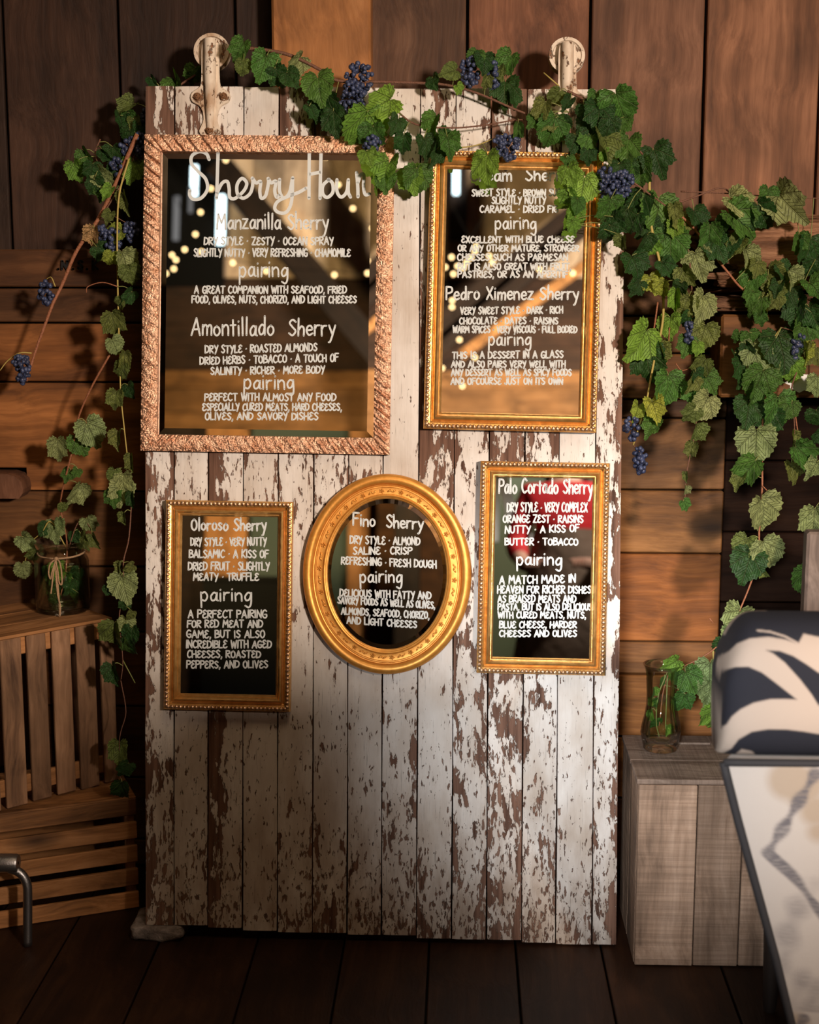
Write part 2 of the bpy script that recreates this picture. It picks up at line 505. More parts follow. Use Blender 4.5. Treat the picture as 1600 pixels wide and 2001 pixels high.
for i in range(14):
    x0, x1 = seams[i], seams[i+1]
    # measured at mid height; the seams run straight up the door
    a0 = dhit(x0, 1500)[0]+.0016; a1 = dhit(x1, 1500)[0]-.0016
    if i == 13: a1 = dhit(1206, 1500)[0]
    xb = (x0+x1)/2
    b0 = dhit(xb, 1806+(xb-283)/(1195-283)*43)[1] + random.uniform(-.003, .004)
    b1 = dhit(xb, topy + (xb-283)*.008)[1] + random.uniform(-.002, .002)
    nb, na = 42, 5
    vs = []; fs = []; pe = []; gr = []
    for j in range(nb+1):
        b = b0+(b1-b0)*j/nb
        wob = .0007*math.sin(b*9+i*2)
        for k in range(na+1):
            u = k/na
            aa0, aa1 = a0, a1
            if i == 13: aa1 = a1 + .006*(b/2.1)
            e = .0016 if k in (0, na) else 0
            vs.append((aa0+(aa1-aa0)*u+wob, b, -e))
            bb = b
            for s in range(5):
                if knots_b[s] >= bb >= knots_b[s+1] or (s == 0 and bb > knots_b[0]) or (s == 4 and bb < 0.01):
                    tt = min(1, max(0, (knots_b[s]-bb)/(knots_b[s]-knots_b[s+1])))
                    f = (peels[i][s]*(1-tt)+peels[i][s+1]*tt) * (1.0, 1.0, .9, .62, .62, .8)[s]; break
            edge = abs(u-.5)*2
            f = f*(0.75+.5*edge) + (.06 if edge > .9 else 0)
            if i == 2: f *= (1.9 if u < .5 else .5)
            if i == 0 and u < .3: f += .1
            if i == 13 and u > .6: f += .28
            pe.append(q_of(f)); gr.append(max(0, min(1, (.6-b)/.6))*.75)
    W = na+1
    for j in range(nb):
        for k in range(na):
            q = j*W+k; fs.append((q, q+1, q+1+W, q+W))
    # sides, ends and back
    n0 = len(vs)
    for j in (0, nb):
        for k in (0, na):
            x, y, z = vs[j*W+k]; vs.append((x, y, -.028)); pe.append(1.0); gr.append(.3)
    L = [j*W for j in range(nb+1)]; Rr = [j*W+na for j in range(nb+1)]
    fs.append(tuple(L[::1]+[n0+2, n0])); fs.append(tuple(Rr[::-1]+[n0+1, n0+3]))
    fs.append(tuple([k for k in range(na, -1, -1)]+[n0, n0+1])); fs.append(tuple([nb*W+k for k in range(na+1)]+[n0+3, n0+2]))
    fs.append((n0, n0+2, n0+3, n0+1))
    m = MB().add(vs, fs).mesh('plank', M_paint)
    for nm, data in (('peel', pe), ('grime', gr)):
        at = m.attributes.new(nm, 'FLOAT', 'POINT'); at.data.foreach_set('value', data)
    o = link('plank', m, door); o.location.z = random.uniform(-.0012, .0012)
    if i == 13: DA1 = a1
    if i == 0: DA0 = a0
for b0, b1 in ((.12, .27), (1.0, 1.15), (1.85, 2.0)):
    MB().box((DA0+.01, b0, -.046), (DA1-.01, b1, -.0285), bev=.002).build('batten', M_dark, door)

# cast-iron hangers with rusty cream paint
def rust_paint():
    t = NT('rusty_cream_iron')
    co = t.obj()
    n = t.noise(t.scale(co, (55, 34, 55)), 1.0, 6, 0.65)
    mask = t.ramp(n, [(0.575, 0.0), (0.62, 1.0)])
    stain = t.ramp(t.noise(t.scale(co, (30, 14, 30)), 1.0, 4), [(0.42, 0.0), (0.68, 0.75)])
    cream = t.mix(stain, (0.74, 0.63, 0.50), (0.36, 0.19, 0.08))
    rust = t.ramp(t.noise(t.scale(co, (160, 160, 160)), 1.0, 3), [(0.35, (0.07, 0.03, 0.015)), (0.6, (0.26, 0.11, 0.04))])
    col = t.mix(mask, cream, rust)
    return t.surf(t.node('BsdfPrincipled', Base__Color=col, Roughness=0.6, Normal=t.bump(t.math('SUBTRACT', 1.0, mask), 0.002)))


M_iron = rust_paint()
M_rust = plain('rusty_bolt', (0.22, 0.10, 0.04), 0.65, 0.3, bump=(300, .002))


def extrude(outline, z0, z1, inset=0.0):
    m = MB(); n = len(outline)
    c = (sum(p[0] for p in outline)/n, sum(p[1] for p in outline)/n)
    def ins(p): 
        d = Vector((p[0]-c[0], p[1]-c[1])); l = max(d.length, 1e-6); k = (l-inset)/l
        return (c[0]+d.x*k, c[1]+d.y*k)
    vs = [(x, y, z0) for x, y in outline] + [(x, y, z1-inset) for x, y in outline] + [(*ins(p), z1) for p in outline]
    fs = [tuple(range(n-1, -1, -1)), tuple(2*n+i for i in range(n))]
    for L in (0, 1):
        for i in range(n):
            j = (i+1) % n; fs.append((L*n+i, L*n+j, (L+1)*n+j, (L+1)*n+i))
    return m.add(vs, fs)


def catmull(pts, n=6, closed=False):
    P = [Vector(p) for p in pts]; out = []
    N = len(P)
    if N < 3 and not closed: return P
    for i in range(N if closed else N-1):
        p0 = P[(i-1) % N] if closed or i > 0 else P[0]*2-P[1]
        p1 = P[i]; p2 = P[(i+1) % N]
        p3 = P[(i+2) % N] if closed or i+2 < N else P[-1]*2-P[-2]
        for k in range(n):
            t = k/n
            out.append(0.5*((2*p1)+(p2-p0)*t+(2*p0-5*p1+4*p2-p3)*t*t+(3*p1-p0-3*p2+p3)*t*t*t))
    if not closed: out.append(P[-1])
    return out


SX = 1/782.0
def hanger(px_w, py_w, dy=0):
    wa, wb = dhit(px_w, py_w)
    h = empty('door_hanger'); h.parent = door
    h['label'] = 'rusty cream iron strap hanger with a roller wheel'
    X = lambda x: wa + x*SX
    Y = lambda y: wb - y*SX
    half = [(9, -22), (15, -14), (17, 4), (17, 30), (18, 62), (22, 72), (34, 80), (38, 90), (34, 100), (22, 106), (15, 118), (13, 134), (17, 146), (21, 154), (19, 161), (10, 164)]
    out = [(X(x), Y(y)) for x, y in half] + [(X(-x), Y(y)) for x, y in reversed(half)]
    out = [(p.x, p.y) for p in catmull([(*p, 0) for p in out], 2, True)]
    s = extrude(out, .0005, .009, .0015)
    # raised round rib down the middle
    rib = [Vector((X(0), Y(y), .006 + .006*min(1, (170-y)/60) if y > 90 else .012)) for y in range(-18, 158, 8)]
    s.tube(rib, [.0155*(1-.45*max(0, (r-8)/14)) for r in range(len(rib))], 10)
    o = s.build('strap', M_iron, h, smooth=True, angle=40)
    wm = MB()
    T = Matrix.Translation((wa, wb, -.022))
    wm.lathe([(.008, -.012), (.030, -.012), (.036, -.016), (.0435, -.016), (.0445, -.010), (.041, -.004), (.041, .004), (.0445, .010), (.0435, .016), (.036, .016), (.034, .011), (.010, .010), (.009, .016), (.004, .0165)], 36, T)
    o = wm.build('roller_wheel', M_iron, h, smooth=True, angle=40)
    for a, b in ((-25, 90), (25, 90), (-2, 154)):
        bm = MB()
        Mx = Matrix.Translation((X(a), Y(b), .008)) @ Matrix.Rotation(random.uniform(0, 1), 4, 'Z')
        bm.lathe([(.0105, 0), (.0105, .002), (.0085, .003)], 20, Mx)
        bm.box((-.0068, -.0068, .002), (.0068, .0068, .0085), Mx, bev=.0012)
        bm.lathe([(.0042, .008), (.0042, .0115), (.002, .0125)], 12, Mx)
        bm.build('bolt', M_rust, h, smooth=True, angle=35)
    return h


hanger(412, 98); hanger(1108, 106)

# stone that props the lower left corner
def stone_mat():
    t = NT('grey_stone')
    n = t.noise(t.scale(t.obj(), (30, 30, 30)), 1.0, 6, 0.65)
    c = t.ramp(n, [(0.3, (0.09, 0.075, 0.065)), (0.5, (0.24, 0.20, 0.18)), (0.7, (0.40, 0.35, 0.32))])
    return t.surf(t.node('BsdfPrincipled', Base__Color=c, Roughness=0.85, Normal=t.bump(n, 0.01)))


M_stone = stone_mat()
p0 = hit_z(254, 1838, 0); p1 = hit_z(356, 1842, 0)
bm = bmesh.new(); bmesh.ops.create_cube(bm, size=1.0)
bmesh.ops.bevel(bm, geom=list(bm.edges), offset=.16, segments=3, affect='EDGES', profile=.6)
bmesh.ops.subdivide_edges(bm, edges=list(bm.edges), cuts=2, use_grid_fill=True)
hgt = dworld(*dhit(300, 1806), 0).z - .003
for v in bm.verts:
    n = math.sin(v.co.x*9+1)*math.cos(v.co.y*7)*math.sin(v.co.z*8+2)
    v.co += v.co.normalized()*n*.05
    v.co.x *= (p1.x-p0.x); v.co.y *= .13; v.co.z = (v.co.z+.5)*(hgt)
    if v.co.z < .002: v.co.z = 0
zt = max(v.co.z for v in bm.verts)
for v in bm.verts: v.co.z *= hgt/zt
me = bpy.data.meshes.new('stone_block'); bm.to_mesh(me); bm.free(); me.materials.append(M_stone)
for p in me.polygons: p.use_smooth = True
o = link('stone_block', me); o.location = ((p0.x+p1.x)/2, p0.y+.062, 0)
tag(o, 'rough grey stone propping up the lower left corner of the barn door', 'stone')

# ------------------------------------------------------------------ mirrors
def gold(name, c1, c2, rough=0.32, bump=(260, .0015), metal=0.9):
    t = NT(name)
    n = t.noise(t.obj(), 60, 4)
    c = t.ramp(n, [(0.35, c1), (0.65, c2)])
    b = t.noise(t.obj(), bump[0], 3)
    return t.surf(t.node('BsdfPrincipled', Base__Color=c, Roughness=rough, Metallic=metal, Normal=t.bump(b, bump[1])))


M_gold = gold('gold_leaf', (0.70, 0.36, 0.10), (0.86, 0.50, 0.17), 0.30, (90, .0006), .75)
M_goldbead = gold('rose_gold_beading', (0.62, 0.36, 0.20), (0.88, 0.60, 0.38), 0.34, (300, .0015))
M_copper = gold('hammered_copper', (0.60, 0.30, 0.17), (0.92, 0.58, 0.39), 0.30, (210, .0038), .85)
M_ovalgold = gold('oval_gold', (0.74, 0.32, 0.055), (0.84, 0.40, 0.085), 0.42, (70, .0004), 0.55)
t = NT('mirror_glass')
M_mirror = t.surf(t.node('BsdfPrincipled', Base__Color=(0.86, 0.87, 0.86), Metallic=1.0, Roughness=0.0))
t = NT('white_paint_marker')
M_ink = t.surf(t.node('BsdfPrincipled', Base__Color=(0.70, 0.74, 0.73), Roughness=0.6, Specular__IOR__Level=0.2))


class Frame2:
    """door-local rectangle from four photo corners (tl, tr, br, bl)"""
    def __init__(s, tl, tr, br, bl, c=0.02):
        P = [Vector(dhit(*p, c)) for p in (tl, tr, br, bl)]
        s.c = sum(P, Vector((0, 0)))/4
        s.w = ((P[1]-P[0]).length+(P[2]-P[3]).length)/2
        s.h = ((P[0]-P[3]).length+(P[1]-P[2]).length)/2
        a = (P[1]-P[0])+(P[2]-P[3]); b = (P[0]-P[3])+(P[1]-P[2])
        s.rot = (math.atan2(a.y, a.x)+math.atan2(b.y, b.x)-math.pi/2)/2
        s.M = DOOR_M @ Matrix.Translation((s.c.x, s.c.y, 0.0025)) @ Matrix.Rotation(s.rot, 4, 'Z')

    def loc(s, px, py, lift):
        """pixel -> mirror-local x, y on the glass"""
        a, b = dhit(px, py, lift+.0025)
        v = Matrix.Rotation(-s.rot, 2) @ (Vector((a, b))-s.c)
        return v.x, v.y


def rect_frame(w, h, prof, seg=None, disp=None):
    """profile [(inset, height)] swept round a mitred rectangle"""
    m = MB()
    for (ax, L, S, rot) in ((0, w, h, 0), (1, h, w, 90), (0, w, h, 180), (1, h, w, 270)):
        n = seg or 1
        if seg: n = max(2, int(L/seg))
        vs = []; fs = []; P = len(prof)
        for i in range(n+1):
            for (d, z) in prof:
                x0, x1 = -L/2+d, L/2-d
                x = x0+(x1-x0)*i/n; y = -S/2+d; zz = z
                if disp: zz += disp(x, d, L, rot)
                vs.append(Matrix.Rotation(R(rot), 3, 'Z') @ Vector((x, y, zz)))
        for i in range(n):
            for k in range(P-1):
                q = i*P+k; fs.append((q, q+P, q+P+1, q+1))
        m.add(vs, fs)
    return m


def glass_panel(w, h, z, bevel=0.0, depth=0.0012):
    m = MB()
    if bevel <= 0:
        return m.add([(-w/2, -h/2, z), (w/2, -h/2, z), (w/2, h/2, z), (-w/2, h/2, z)], [(0, 1, 2, 3)])
    a, b = w/2, h/2; c, d = a-bevel, b-bevel
    vs = [(-a, -b, z-depth), (a, -b, z-depth), (a, b, z-depth), (-a, b, z-depth), (-c, -d, z), (c, -d, z), (c, d, z), (-c, d, z)]
    return m.add(vs, [(4, 5, 6, 7), (0, 1, 5, 4), (1, 2, 6, 5), (2, 3, 7, 6), (3, 0, 4, 7)])


def back_panel(w, h, z0=0.0, z1=.006):
    return MB().box((-w/2, -h/2, z0), (w/2, h/2, z1))


# handwriting: single-stroke letters, cap height 10, x-height 6; a leading ~ marks a smooth curve
def G(*strokes):
    out = []
    for s in strokes:
        sm = s[0] == '~'; s = s.lstrip('~')
        out.append((sm, [tuple(float(v) for v in p.split(',')) for p in s.split()]))
    return out


FONT = {
    'A': (7, G('0,0 3.6,10 6.8,0', '1,3.4 6,3.6')), 'B': (6, G('0,0 .2,10', '~.2,10 4.4,9.4 4.8,6.8 .5,5.3', '~.5,5.3 5.6,4.6 5.8,1.4 0,0')),
    'C': (6, G('~6,8.6 3.5,10 .8,7.4 .3,3 2.8,0 6,1.4')), 'D': (6.4, G('0,0 .2,10', '~.2,10 4.8,8.6 6.4,5 4.4,1.2 0,0')),
    'E': (5.6, G('~5.4,8.8 2.8,10 .6,8 3.6,5.4', '~3.6,5.4 .3,3.6 .8,.6 3.4,0 5.8,1.4')), 'F': (5.4, G('0,0 .2,10 5.6,10', '.1,5.4 4.6,5.6')),
    'G': (6.2, G('~6,8.6 3.4,10 .7,7.4 .4,2.6 3.2,0 6,1.4 6,4.4', '6,4.4 3.2,4.4')), 'H': (6, G('0,0 .2,10', '6,0 6,10', '0,4.8 6,5.2')),
    'I': (1, G('.4,0 .5,10')), 'J': (4.4, G('~4,10 4,3 2.4,0 0,1.8')), 'K': (5.8, G('0,0 .2,10', '5.4,10 .4,4.6 5.8,0')),
    'L': (5, G('.2,10 0,0 5,.2')), 'M': (8, G('0,0 1,10 4,4 7,10 8,0')), 'N': (6.4, G('0,0 .2,10 6,0 6.2,10')),
    'O': (6.4, G('~3.4,10 .6,7.4 .5,2.4 3.2,0 5.9,2.6 5.8,7.4 3.2,10')), 'P': (5.4, G('0,0 .2,10', '~.2,10 5,9.4 5.2,6 .2,4.6')),
    'R': (5.8, G('0,0 .2,10', '~.2,10 4.8,9.4 5,6.4 .4,5', '.4,5 5.8,0')), 'S': (5.6, G('~5.4,8.6 3,10 .6,8 2.8,5.4 5.4,2.8 3,0 .2,1.4')),
    'T': (6.2, G('0,10 6.4,10', '3.2,10 3,0')), 'U': (5.8, G('~0,10 .2,3 2.8,0 5.4,3 5.6,10')), 'V': (6, G('0,10 3,0 6,10')),
    'W': (8.6, G('0,10 2,0 4.3,8 6.5,0 8.6,10')), 'X': (5.8, G('0,10 5.8,0', '5.6,10 .2,0')), 'Y': (5.8, G('0,10 3.2,4.8', '6,10 1.8,-1.4')),
    'Z': (5.8, G('0,10 6,10 0,0 6,0')), '*': (1.6, G('.6,4.4 1,4.8')), ',': (1.2, G('1,.6 .2,-2')), '.': (1.0, G('.4,0 .6,.2')), ' ': (3.2, []),
    'a': (5.2, G('~4.8,5 2.6,6 .4,3.2 1.4,.2 3.8,1.2 4.9,5.6', '~4.9,5.8 4.8,1 5.8,.1')), 'c': (4.4, G('~4.4,5 2.4,6 .4,3.2 1.8,.1 4.4,1')),
    'd': (5.2, G('~4.8,5 2.6,6 .4,3.2 1.4,.2 3.8,1.2 4.9,5', '5,11 4.9,0')), 'e': (4.8, G('~.6,3 4.6,3.6 3.6,5.9 1.2,5.4 .3,2.5 2.2,.1 5,1.1')),
    'g': (5.2, G('~4.8,5 2.6,6 .4,3.2 1.4,.4 3.8,1.4 4.9,5', '~4.9,5.8 5,-2 3.4,-4.6 .8,-3.4')), 'h': (4.6, G('0,11 .1,0', '~.1,3.4 2.4,6 4.4,4.6 4.5,0')),
    'i': (1.2, G('.4,6 .5,0', '.4,8.6 .5,8.9')), 'l': (1.2, G('.4,11 .5,0')), 'm': (7.2, G('0,6 .1,0', '~.1,4 2,6 3.5,4.6 3.6,0', '~3.6,4 5.5,6 7,4.6 7.1,0')),
    'n': (4.8, G('0,6 .1,0', '~.1,4 2.5,6 4.5,4.6 4.7,0')), 'o': (5, G('~2.6,6 .5,4.4 .4,1.6 2.4,0 4.6,1.8 4.5,4.4 2.4,6')),
    'p': (5, G('0,6 .1,-4.6', '~.1,5 3,6.2 4.8,3.2 3,0 .1,1')), 'r': (3.8, G('0,6 .1,0', '~.1,3.4 1.4,5.6 3.8,5.9')),
    's': (4, G('~3.8,5.2 2,6 .5,4.8 2,3.2 3.8,1.6 2,0 .1,.9')), 't': (4, G('2,9 2,0', '0,6 4,6.2')), 'u': (4.8, G('~0,6 .2,1.2 2.4,0 4.4,2', '4.5,6 4.7,0')),
    'x': (4.6, G('0,6 4.6,0', '4.5,6 0,0')), 'y': (4.8, G('0,6 2.6,.8', '~5,6 2.6,-1 1.2,-4 .2,-4.4')), 'z': (4.6, G('0,6 4.5,6 0,0 4.8,0')),
    'Q': (6.4, G('~3.4,10 .6,7.4 .5,2.4 3.2,0 5.9,2.6 5.8,7.4 3.2,10', '4,2 6.4,-.6')),
}


def ribbon(m, pts, hw, z):
    """flat marker stroke with round ends"""
    P = [Vector((p[0], p[1])) for p in pts]
    Q = [P[0]]
    for p in P[1:]:
        if (p-Q[-1]).length > 1e-6: Q.append(p)
    if len(Q) < 2: Q.append(Q[0]+Vector((hw*.2, 0)))
    n = len(Q); vs = []; fs = []
    for i in range(1, n-1):
        if (Q[i]-Q[i-1]).angle(Q[i+1]-Q[i], 0) > .75:
            ribbon(m, Q[:i+1], hw, z); ribbon(m, Q[i:], hw, z+1e-6); return
    for i, p in enumerate(Q):
        a = (Q[i]-Q[i-1]).normalized() if i else (Q[1]-Q[0]).normalized()
        b = (Q[i+1]-Q[i]).normalized() if i < n-1 else a
        t = (a+b); t = t.normalized() if t.length > .3 else a
        nn = Vector((-t.y, t.x))
        vs += [(p.x+nn.x*hw, p.y+nn.y*hw, z), (p.x-nn.x*hw, p.y-nn.y*hw, z)]
    for i in range(n-1): fs.append((2*i, 2*i+1, 2*i+3, 2*i+2))
    m.add(vs, fs)
    for p in (Q[0], Q[-1]):
        m.add([(p.x+hw*math.cos(k*math.pi/4), p.y+hw*math.sin(k*math.pi/4), z) for k in range(8)], [tuple(range(8))])


def text_strokes(txt, x0, y0, x1, y1, cap, jit=0.35, track=1.9):
    """strokes in photo pixels for one handwritten line from (x0,y0) to (x1,y1) on its baseline"""
    rnd = random.Random(txt+str(x0))
    adv = 0; glyphs = []
    for ch in txt:
        w_, st = FONT[ch]
        glyphs.append((adv, st)); adv += w_+track
    adv -= track
    s = cap/10.0; fx_ = (x1-x0)/adv
    out = []
    for a, st in glyphs:
        dy = rnd.uniform(-jit, jit); sc = rnd.uniform(.95, 1.06); sl = rnd.uniform(-.04, .05)
        for sm, pts in st:
            q = []
            for (x, y) in pts:
                xx = a+x+y*sl; yy = y*sc+dy
                X = x0+xx*fx_; Yb = y0+(y1-y0)*(X-x0)/max(1, x1-x0)
                q.append((X, Yb-yy*s))
            if sm: q = [(v.x, v.y) for v in catmull([(*p, 0) for p in q], 4)]
            out.append(q)
    return out


def write(fr, root, lines, zl):
    for (txt, x0, y0, x1, y1, cap, wpx) in lines:
        st = txt if isinstance(txt, list) else text_strokes(txt, x0, y0, x1, y1, cap)
        cut = []
        if not isinstance(txt, list) and '  ' in txt:
            xs = sorted((min(p[0] for p in q), max(p[0] for p in q)) for q in st); e = xs[0][1]; best = (0, 0)
            for lo, hi in xs:
                if lo-e > best[0]: best = (lo-e, (lo+e)/2)
                e = max(e, hi)
            cut = [[q for q in st if q[0][0] < best[1]], [q for q in st if q[0][0] >= best[1]]]
        for part in cut or [st]:
            m = MB()
            for k, q in enumerate(part):
                ribbon(m, [fr.loc(px, py, zl) for px, py in q], wpx*.5*SX, zl+.0002+k*2e-6)
            m.build('lettering', M_ink, root)


def T(txt, x0, x1, y, cap=14.5, w=3.6, dy=0): return (txt, x0, y, x1, y+dy, cap, w*.82)


def beads(w, h, d, z, pitch, r, twist=0.6, flat=.55):
    m = MB()
    for (L, S, rot) in ((w, h, 0), (h, w, 90), (w, h, 180), (h, w, 270)):
        L2 = L-2*d; n = int(L2/pitch)
        for i in range(n):
            x = -L2/2+(i+.5)*L2/n
            Mx = Matrix.Rotation(R(rot), 4, 'Z') @ Matrix.Translation((x, -S/2+d, z)) @ Matrix.Rotation(twist if i % 2 else -twist, 4, 'Z')
            m.ball((0, 0, 0), (pitch*.52, r, r*flat), 6, 4, Mx)
    return m


def ornate_mirror(tl, tr, br, bl, label, lines, px_prof=(11, 5, 9, 5), bevel=0.0):
    fr = Frame2(tl, tr, br, bl)
    root = empty('framed_mirror', M=fr.M, label=label, category='mirror')
    a, b, c, d = (k*SX for k in px_prof)
    H = .032
    prof = [(0, 0), (0, H*.75), (.002, H*.85), (a*.5, H*.9), (a, H*.82), (a+.001, H*.62), (a+b*.6, H*.55), (a+b, H*.62),
            (a+b+c*.2, H*.86), (a+b+c*.5, H*.93), (a+b+c*.8, H*.80), (a+b+c, H*.55), (a+b+c+d*.3, H*.55), (a+b+c+d*.8, H*.42), (a+b+c+d, .0085)]
    rect_frame(fr.w, fr.h, prof).build('frame', M_gold, root, smooth=True, angle=28)
    o = beads(fr.w, fr.h, a*.5, H*.9, .0098, a*.40).build('beading', M_goldbead, root, smooth=True); o['kind'] = 'stuff'
    i = a+b+c+d-.002
    glass_panel(fr.w-2*i, fr.h-2*i, .009, bevel).build('mirror_glass', M_mirror, root)
    back_panel(fr.w-.006, fr.h-.006).build('back_board', M_dark, root)
    write(fr, root, lines, .009)
    return root


# --- large copper framed mirror
fr = Frame2((282, 265), (775, 265), (757, 888), (275, 881))
root = empty('framed_mirror', M=fr.M, category='mirror', label='large hammered copper framed mirror headed Sherry Hour')
wd = 31*SX
random_ridge = random.Random(3)
PH = [random_ridge.uniform(0, 6) for _ in range(40)]


def ridge(x, d, L, rot):
    if d < .001: return 0
    sgn = 1 if rot in (0, 180) else -1
    u = (x + sgn*d*.8)/.026
    v = u + .35*math.sin(u*.7+rot) + .3*math.sin(u*.23+2)
    k = v % 1.0
    r = .0034*math.exp(-((k-.5)/.085)**2) - .0022*math.exp(-((k-.72)/.09)**2)
    r += .0009*math.sin(x*830+d*420+rot)*math.sin(d*930+x*310)*(1 if math.sin(v*3.1) > -.2 else .2)
    edge = min(1, d/.004, (wd-d)/.004)
    return r*max(0, edge)


prof = [(0, 0), (0, .018)] + [(wd*k/7, .019+.0025*math.sin(math.pi*k/7)) for k in range(0, 8)] + [(wd+.0005, .0085)]
rect_frame(fr.w, fr.h, prof, seg=.0032, disp=ridge).build('frame', M_copper, root, smooth=True, angle=60)
i = wd-.002
glass_panel(fr.w-2*i, fr.h-2*i, .009, .0185, .0011).build('mirror_glass', M_mirror, root)
back_panel(fr.w-.01, fr.h-.01).build('back_board', M_dark, root)
Z = lambda pts: [(260+x/2.963, 240+y/2.963) for x, y in pts]
cur = lambda pts, n=6: [(v.x, v.y) for v in catmull([(*p, 0) for p in Z(pts)], n)]
sherry = [cur([(440, 212), (425, 180), (385, 167), (342, 190), (338, 235), (375, 280), (420, 325), (430, 385), (395, 435), (350, 443), (328, 420), (328, 392)]),
          Z([(492, 172), (488, 300), (484, 436)]),
          cur([(484, 410), (515, 350), (545, 340), (556, 380), (560, 430), (590, 438), (640, 395), (658, 350), (630, 322), (602, 360), (606, 415), (640, 436), (680, 405), (694, 345), (690, 320), (712, 348), (738, 340), (734, 395), (742, 436), (768, 420), (784, 345), (782, 322), (800, 348), (826, 338), (820, 395), (832, 432), (850, 415)]),
          cur([(848, 328), (848, 395), (872, 436), (905, 405), (922, 325)]), cur([(924, 318), (918, 450), (890, 515), (845, 520), (820, 495), (838, 455), (900, 425), (960, 402), (1002, 378)]),
          Z([(1020, 168), (1018, 436)]), Z([(1088, 168), (1082, 438)]), Z([(1020, 298), (1086, 286)]),
          cur([(1135, 328), (1100, 362), (1098, 410), (1124, 432), (1156, 402), (1154, 350), (1130, 328)]),
          cur([(1180, 330), (1180, 395), (1204, 430), (1236, 400), (1246, 330)]), cur([(1246, 330), (1246, 400), (1258, 430)]),
          cur([(1294, 288), (1300, 360), (1302, 428)]), cur([(1300, 350), (1318, 300), (1336, 305), (1334, 370), (1344, 415), (1368, 412)])]
write(fr, root, [(sherry, 0, 0, 0, 0, 0, 6.4),
    T('Manzanilla Sherry', 424, 641, 447, 29, 4.4), T('DRY STYLE * ZESTY * OCEAN SPRAY', 399, 651, 478), T('SLIGHTLY NUTTY * VERY REFRESHING * CHAMOMILE', 379, 684, 501),
    T('pairing', 468, 562, 540, 30, 4.2), T('A GREAT COMPANION WITH SEAFOOD, FRIED', 380, 677, 573, 13.5), T('FOOD, OLIVES, NUTS, CHORIZO, AND LIGHT CHEESES', 375, 696, 592, 13.5),
    T('Amontillado  Sherry', 374, 654, 655, 32, 4.4), T('DRY STYLE * ROASTED ALMONDS', 401, 619, 690, 14.5, 3.6, -4), T('DRIED HERBS * TOBACCO * A TOUCH OF', 391, 661, 712, 14.5, 3.6, -6),
    T('SALINITY * RICHER * MORE BODY', 412, 634, 732, 14, 3.6, -3), T('pairing', 477, 574, 760, 28, 4.2), T('PERFECT WITH ALMOST ANY FOOD', 400, 656, 783, 14),
    T('ESPECIALLY CURED MEATS, HARD CHEESES,', 396, 667, 802, 13.5), T('OLIVES, AND SAVORY DISHES', 401, 621, 820, 13.5)], .009)

# --- upper right mirror
ornate_mirror((843, 295), (1178, 300), (1165, 846), (825, 838), 'tall gold beaded frame mirror headed Cream Sherry, half under vine leaves', [
    T('Cream  Sherry', 919, 1112, 353, 23, 4.4), T('SWEET STYLE * BROWN SUGAR', 922, 1112, 383, 13), T('SLIGHTLY NUTTY', 961, 1066, 398, 13), T('CARAMEL * DRIED FIG', 938, 1090, 415, 13),
    T('pairing', 968, 1047, 447, 25, 4), T('EXCELLENT WITH BLUE CHEESE', 902, 1121, 474, 12), T('OR ANY OTHER MATURE, STRONGER', 895, 1131, 491, 12), T('CHEESES SUCH AS PARMESAN', 894, 1109, 509, 12.5),
    T('BUT IS ALSO GREAT WITH FRUIT,', 895, 1115, 527, 12.5), T('PASTRIES, OR AS AN APERITIF', 895, 1109, 542, 12.5), T('Pedro Ximenez Sherry', 872, 1130, 585, 24, 4.4),
    T('VERY SWEET STYLE * DARK * RICH', 900, 1099, 614, 13, 3.6, -2), T('CHOCOLATE * DATES * RAISINS', 898, 1090, 633, 12.5), T('WARM SPICES * VERY VISCOUS * FULL BODIED', 885, 1127, 650, 12.5),
    T('pairing', 955, 1037, 674, 25, 4), T('THIS IS A DESSERT IN A GLASS', 884, 1100, 701, 13, 3.6, -2), T('AND ALSO PAIRS VERY WELL WITH', 882, 1104, 718, 12.5), T('ANY DESSERT AS WELL AS SPICY FOODS', 882, 1116, 734, 12.5),
    T('AND OFCOURSE JUST ON ITS OWN', 881, 1099, 751, 12.5)], (12, 5, 10, 6))

# --- lower left mirror
ornate_mirror((324, 978), (574, 980), (566, 1391), (322, 1384), 'narrow gold beaded frame mirror headed Oloroso Sherry', [
    T('Oloroso Sherry', 374, 520, 1036, 22, 4.4), T('DRY STYLE * VERY NUTTY', 373, 520, 1066, 15), T('BALSAMIC * A KISS OF', 370, 524, 1090, 15), T('DRIED FRUIT * SLIGHTLY', 368, 526, 1114, 15), T('MEATY * TRUFFLE', 378, 505, 1134, 14),
    T('pairing', 393, 491, 1174, 26, 4.2), T('A PERFECT PAIRING', 368, 521, 1207, 14.5), T('FOR RED MEAT AND', 366, 513, 1226, 14), T('GAME, BUT IS ALSO', 365, 517, 1246, 14), T('INCREDIBLE WITH AGED', 364, 530, 1266, 14),
    T('CHEESES, ROASTED', 366, 509, 1285, 13.5), T('PEPPERS, AND OLIVES', 365, 523, 1305, 13.5)])

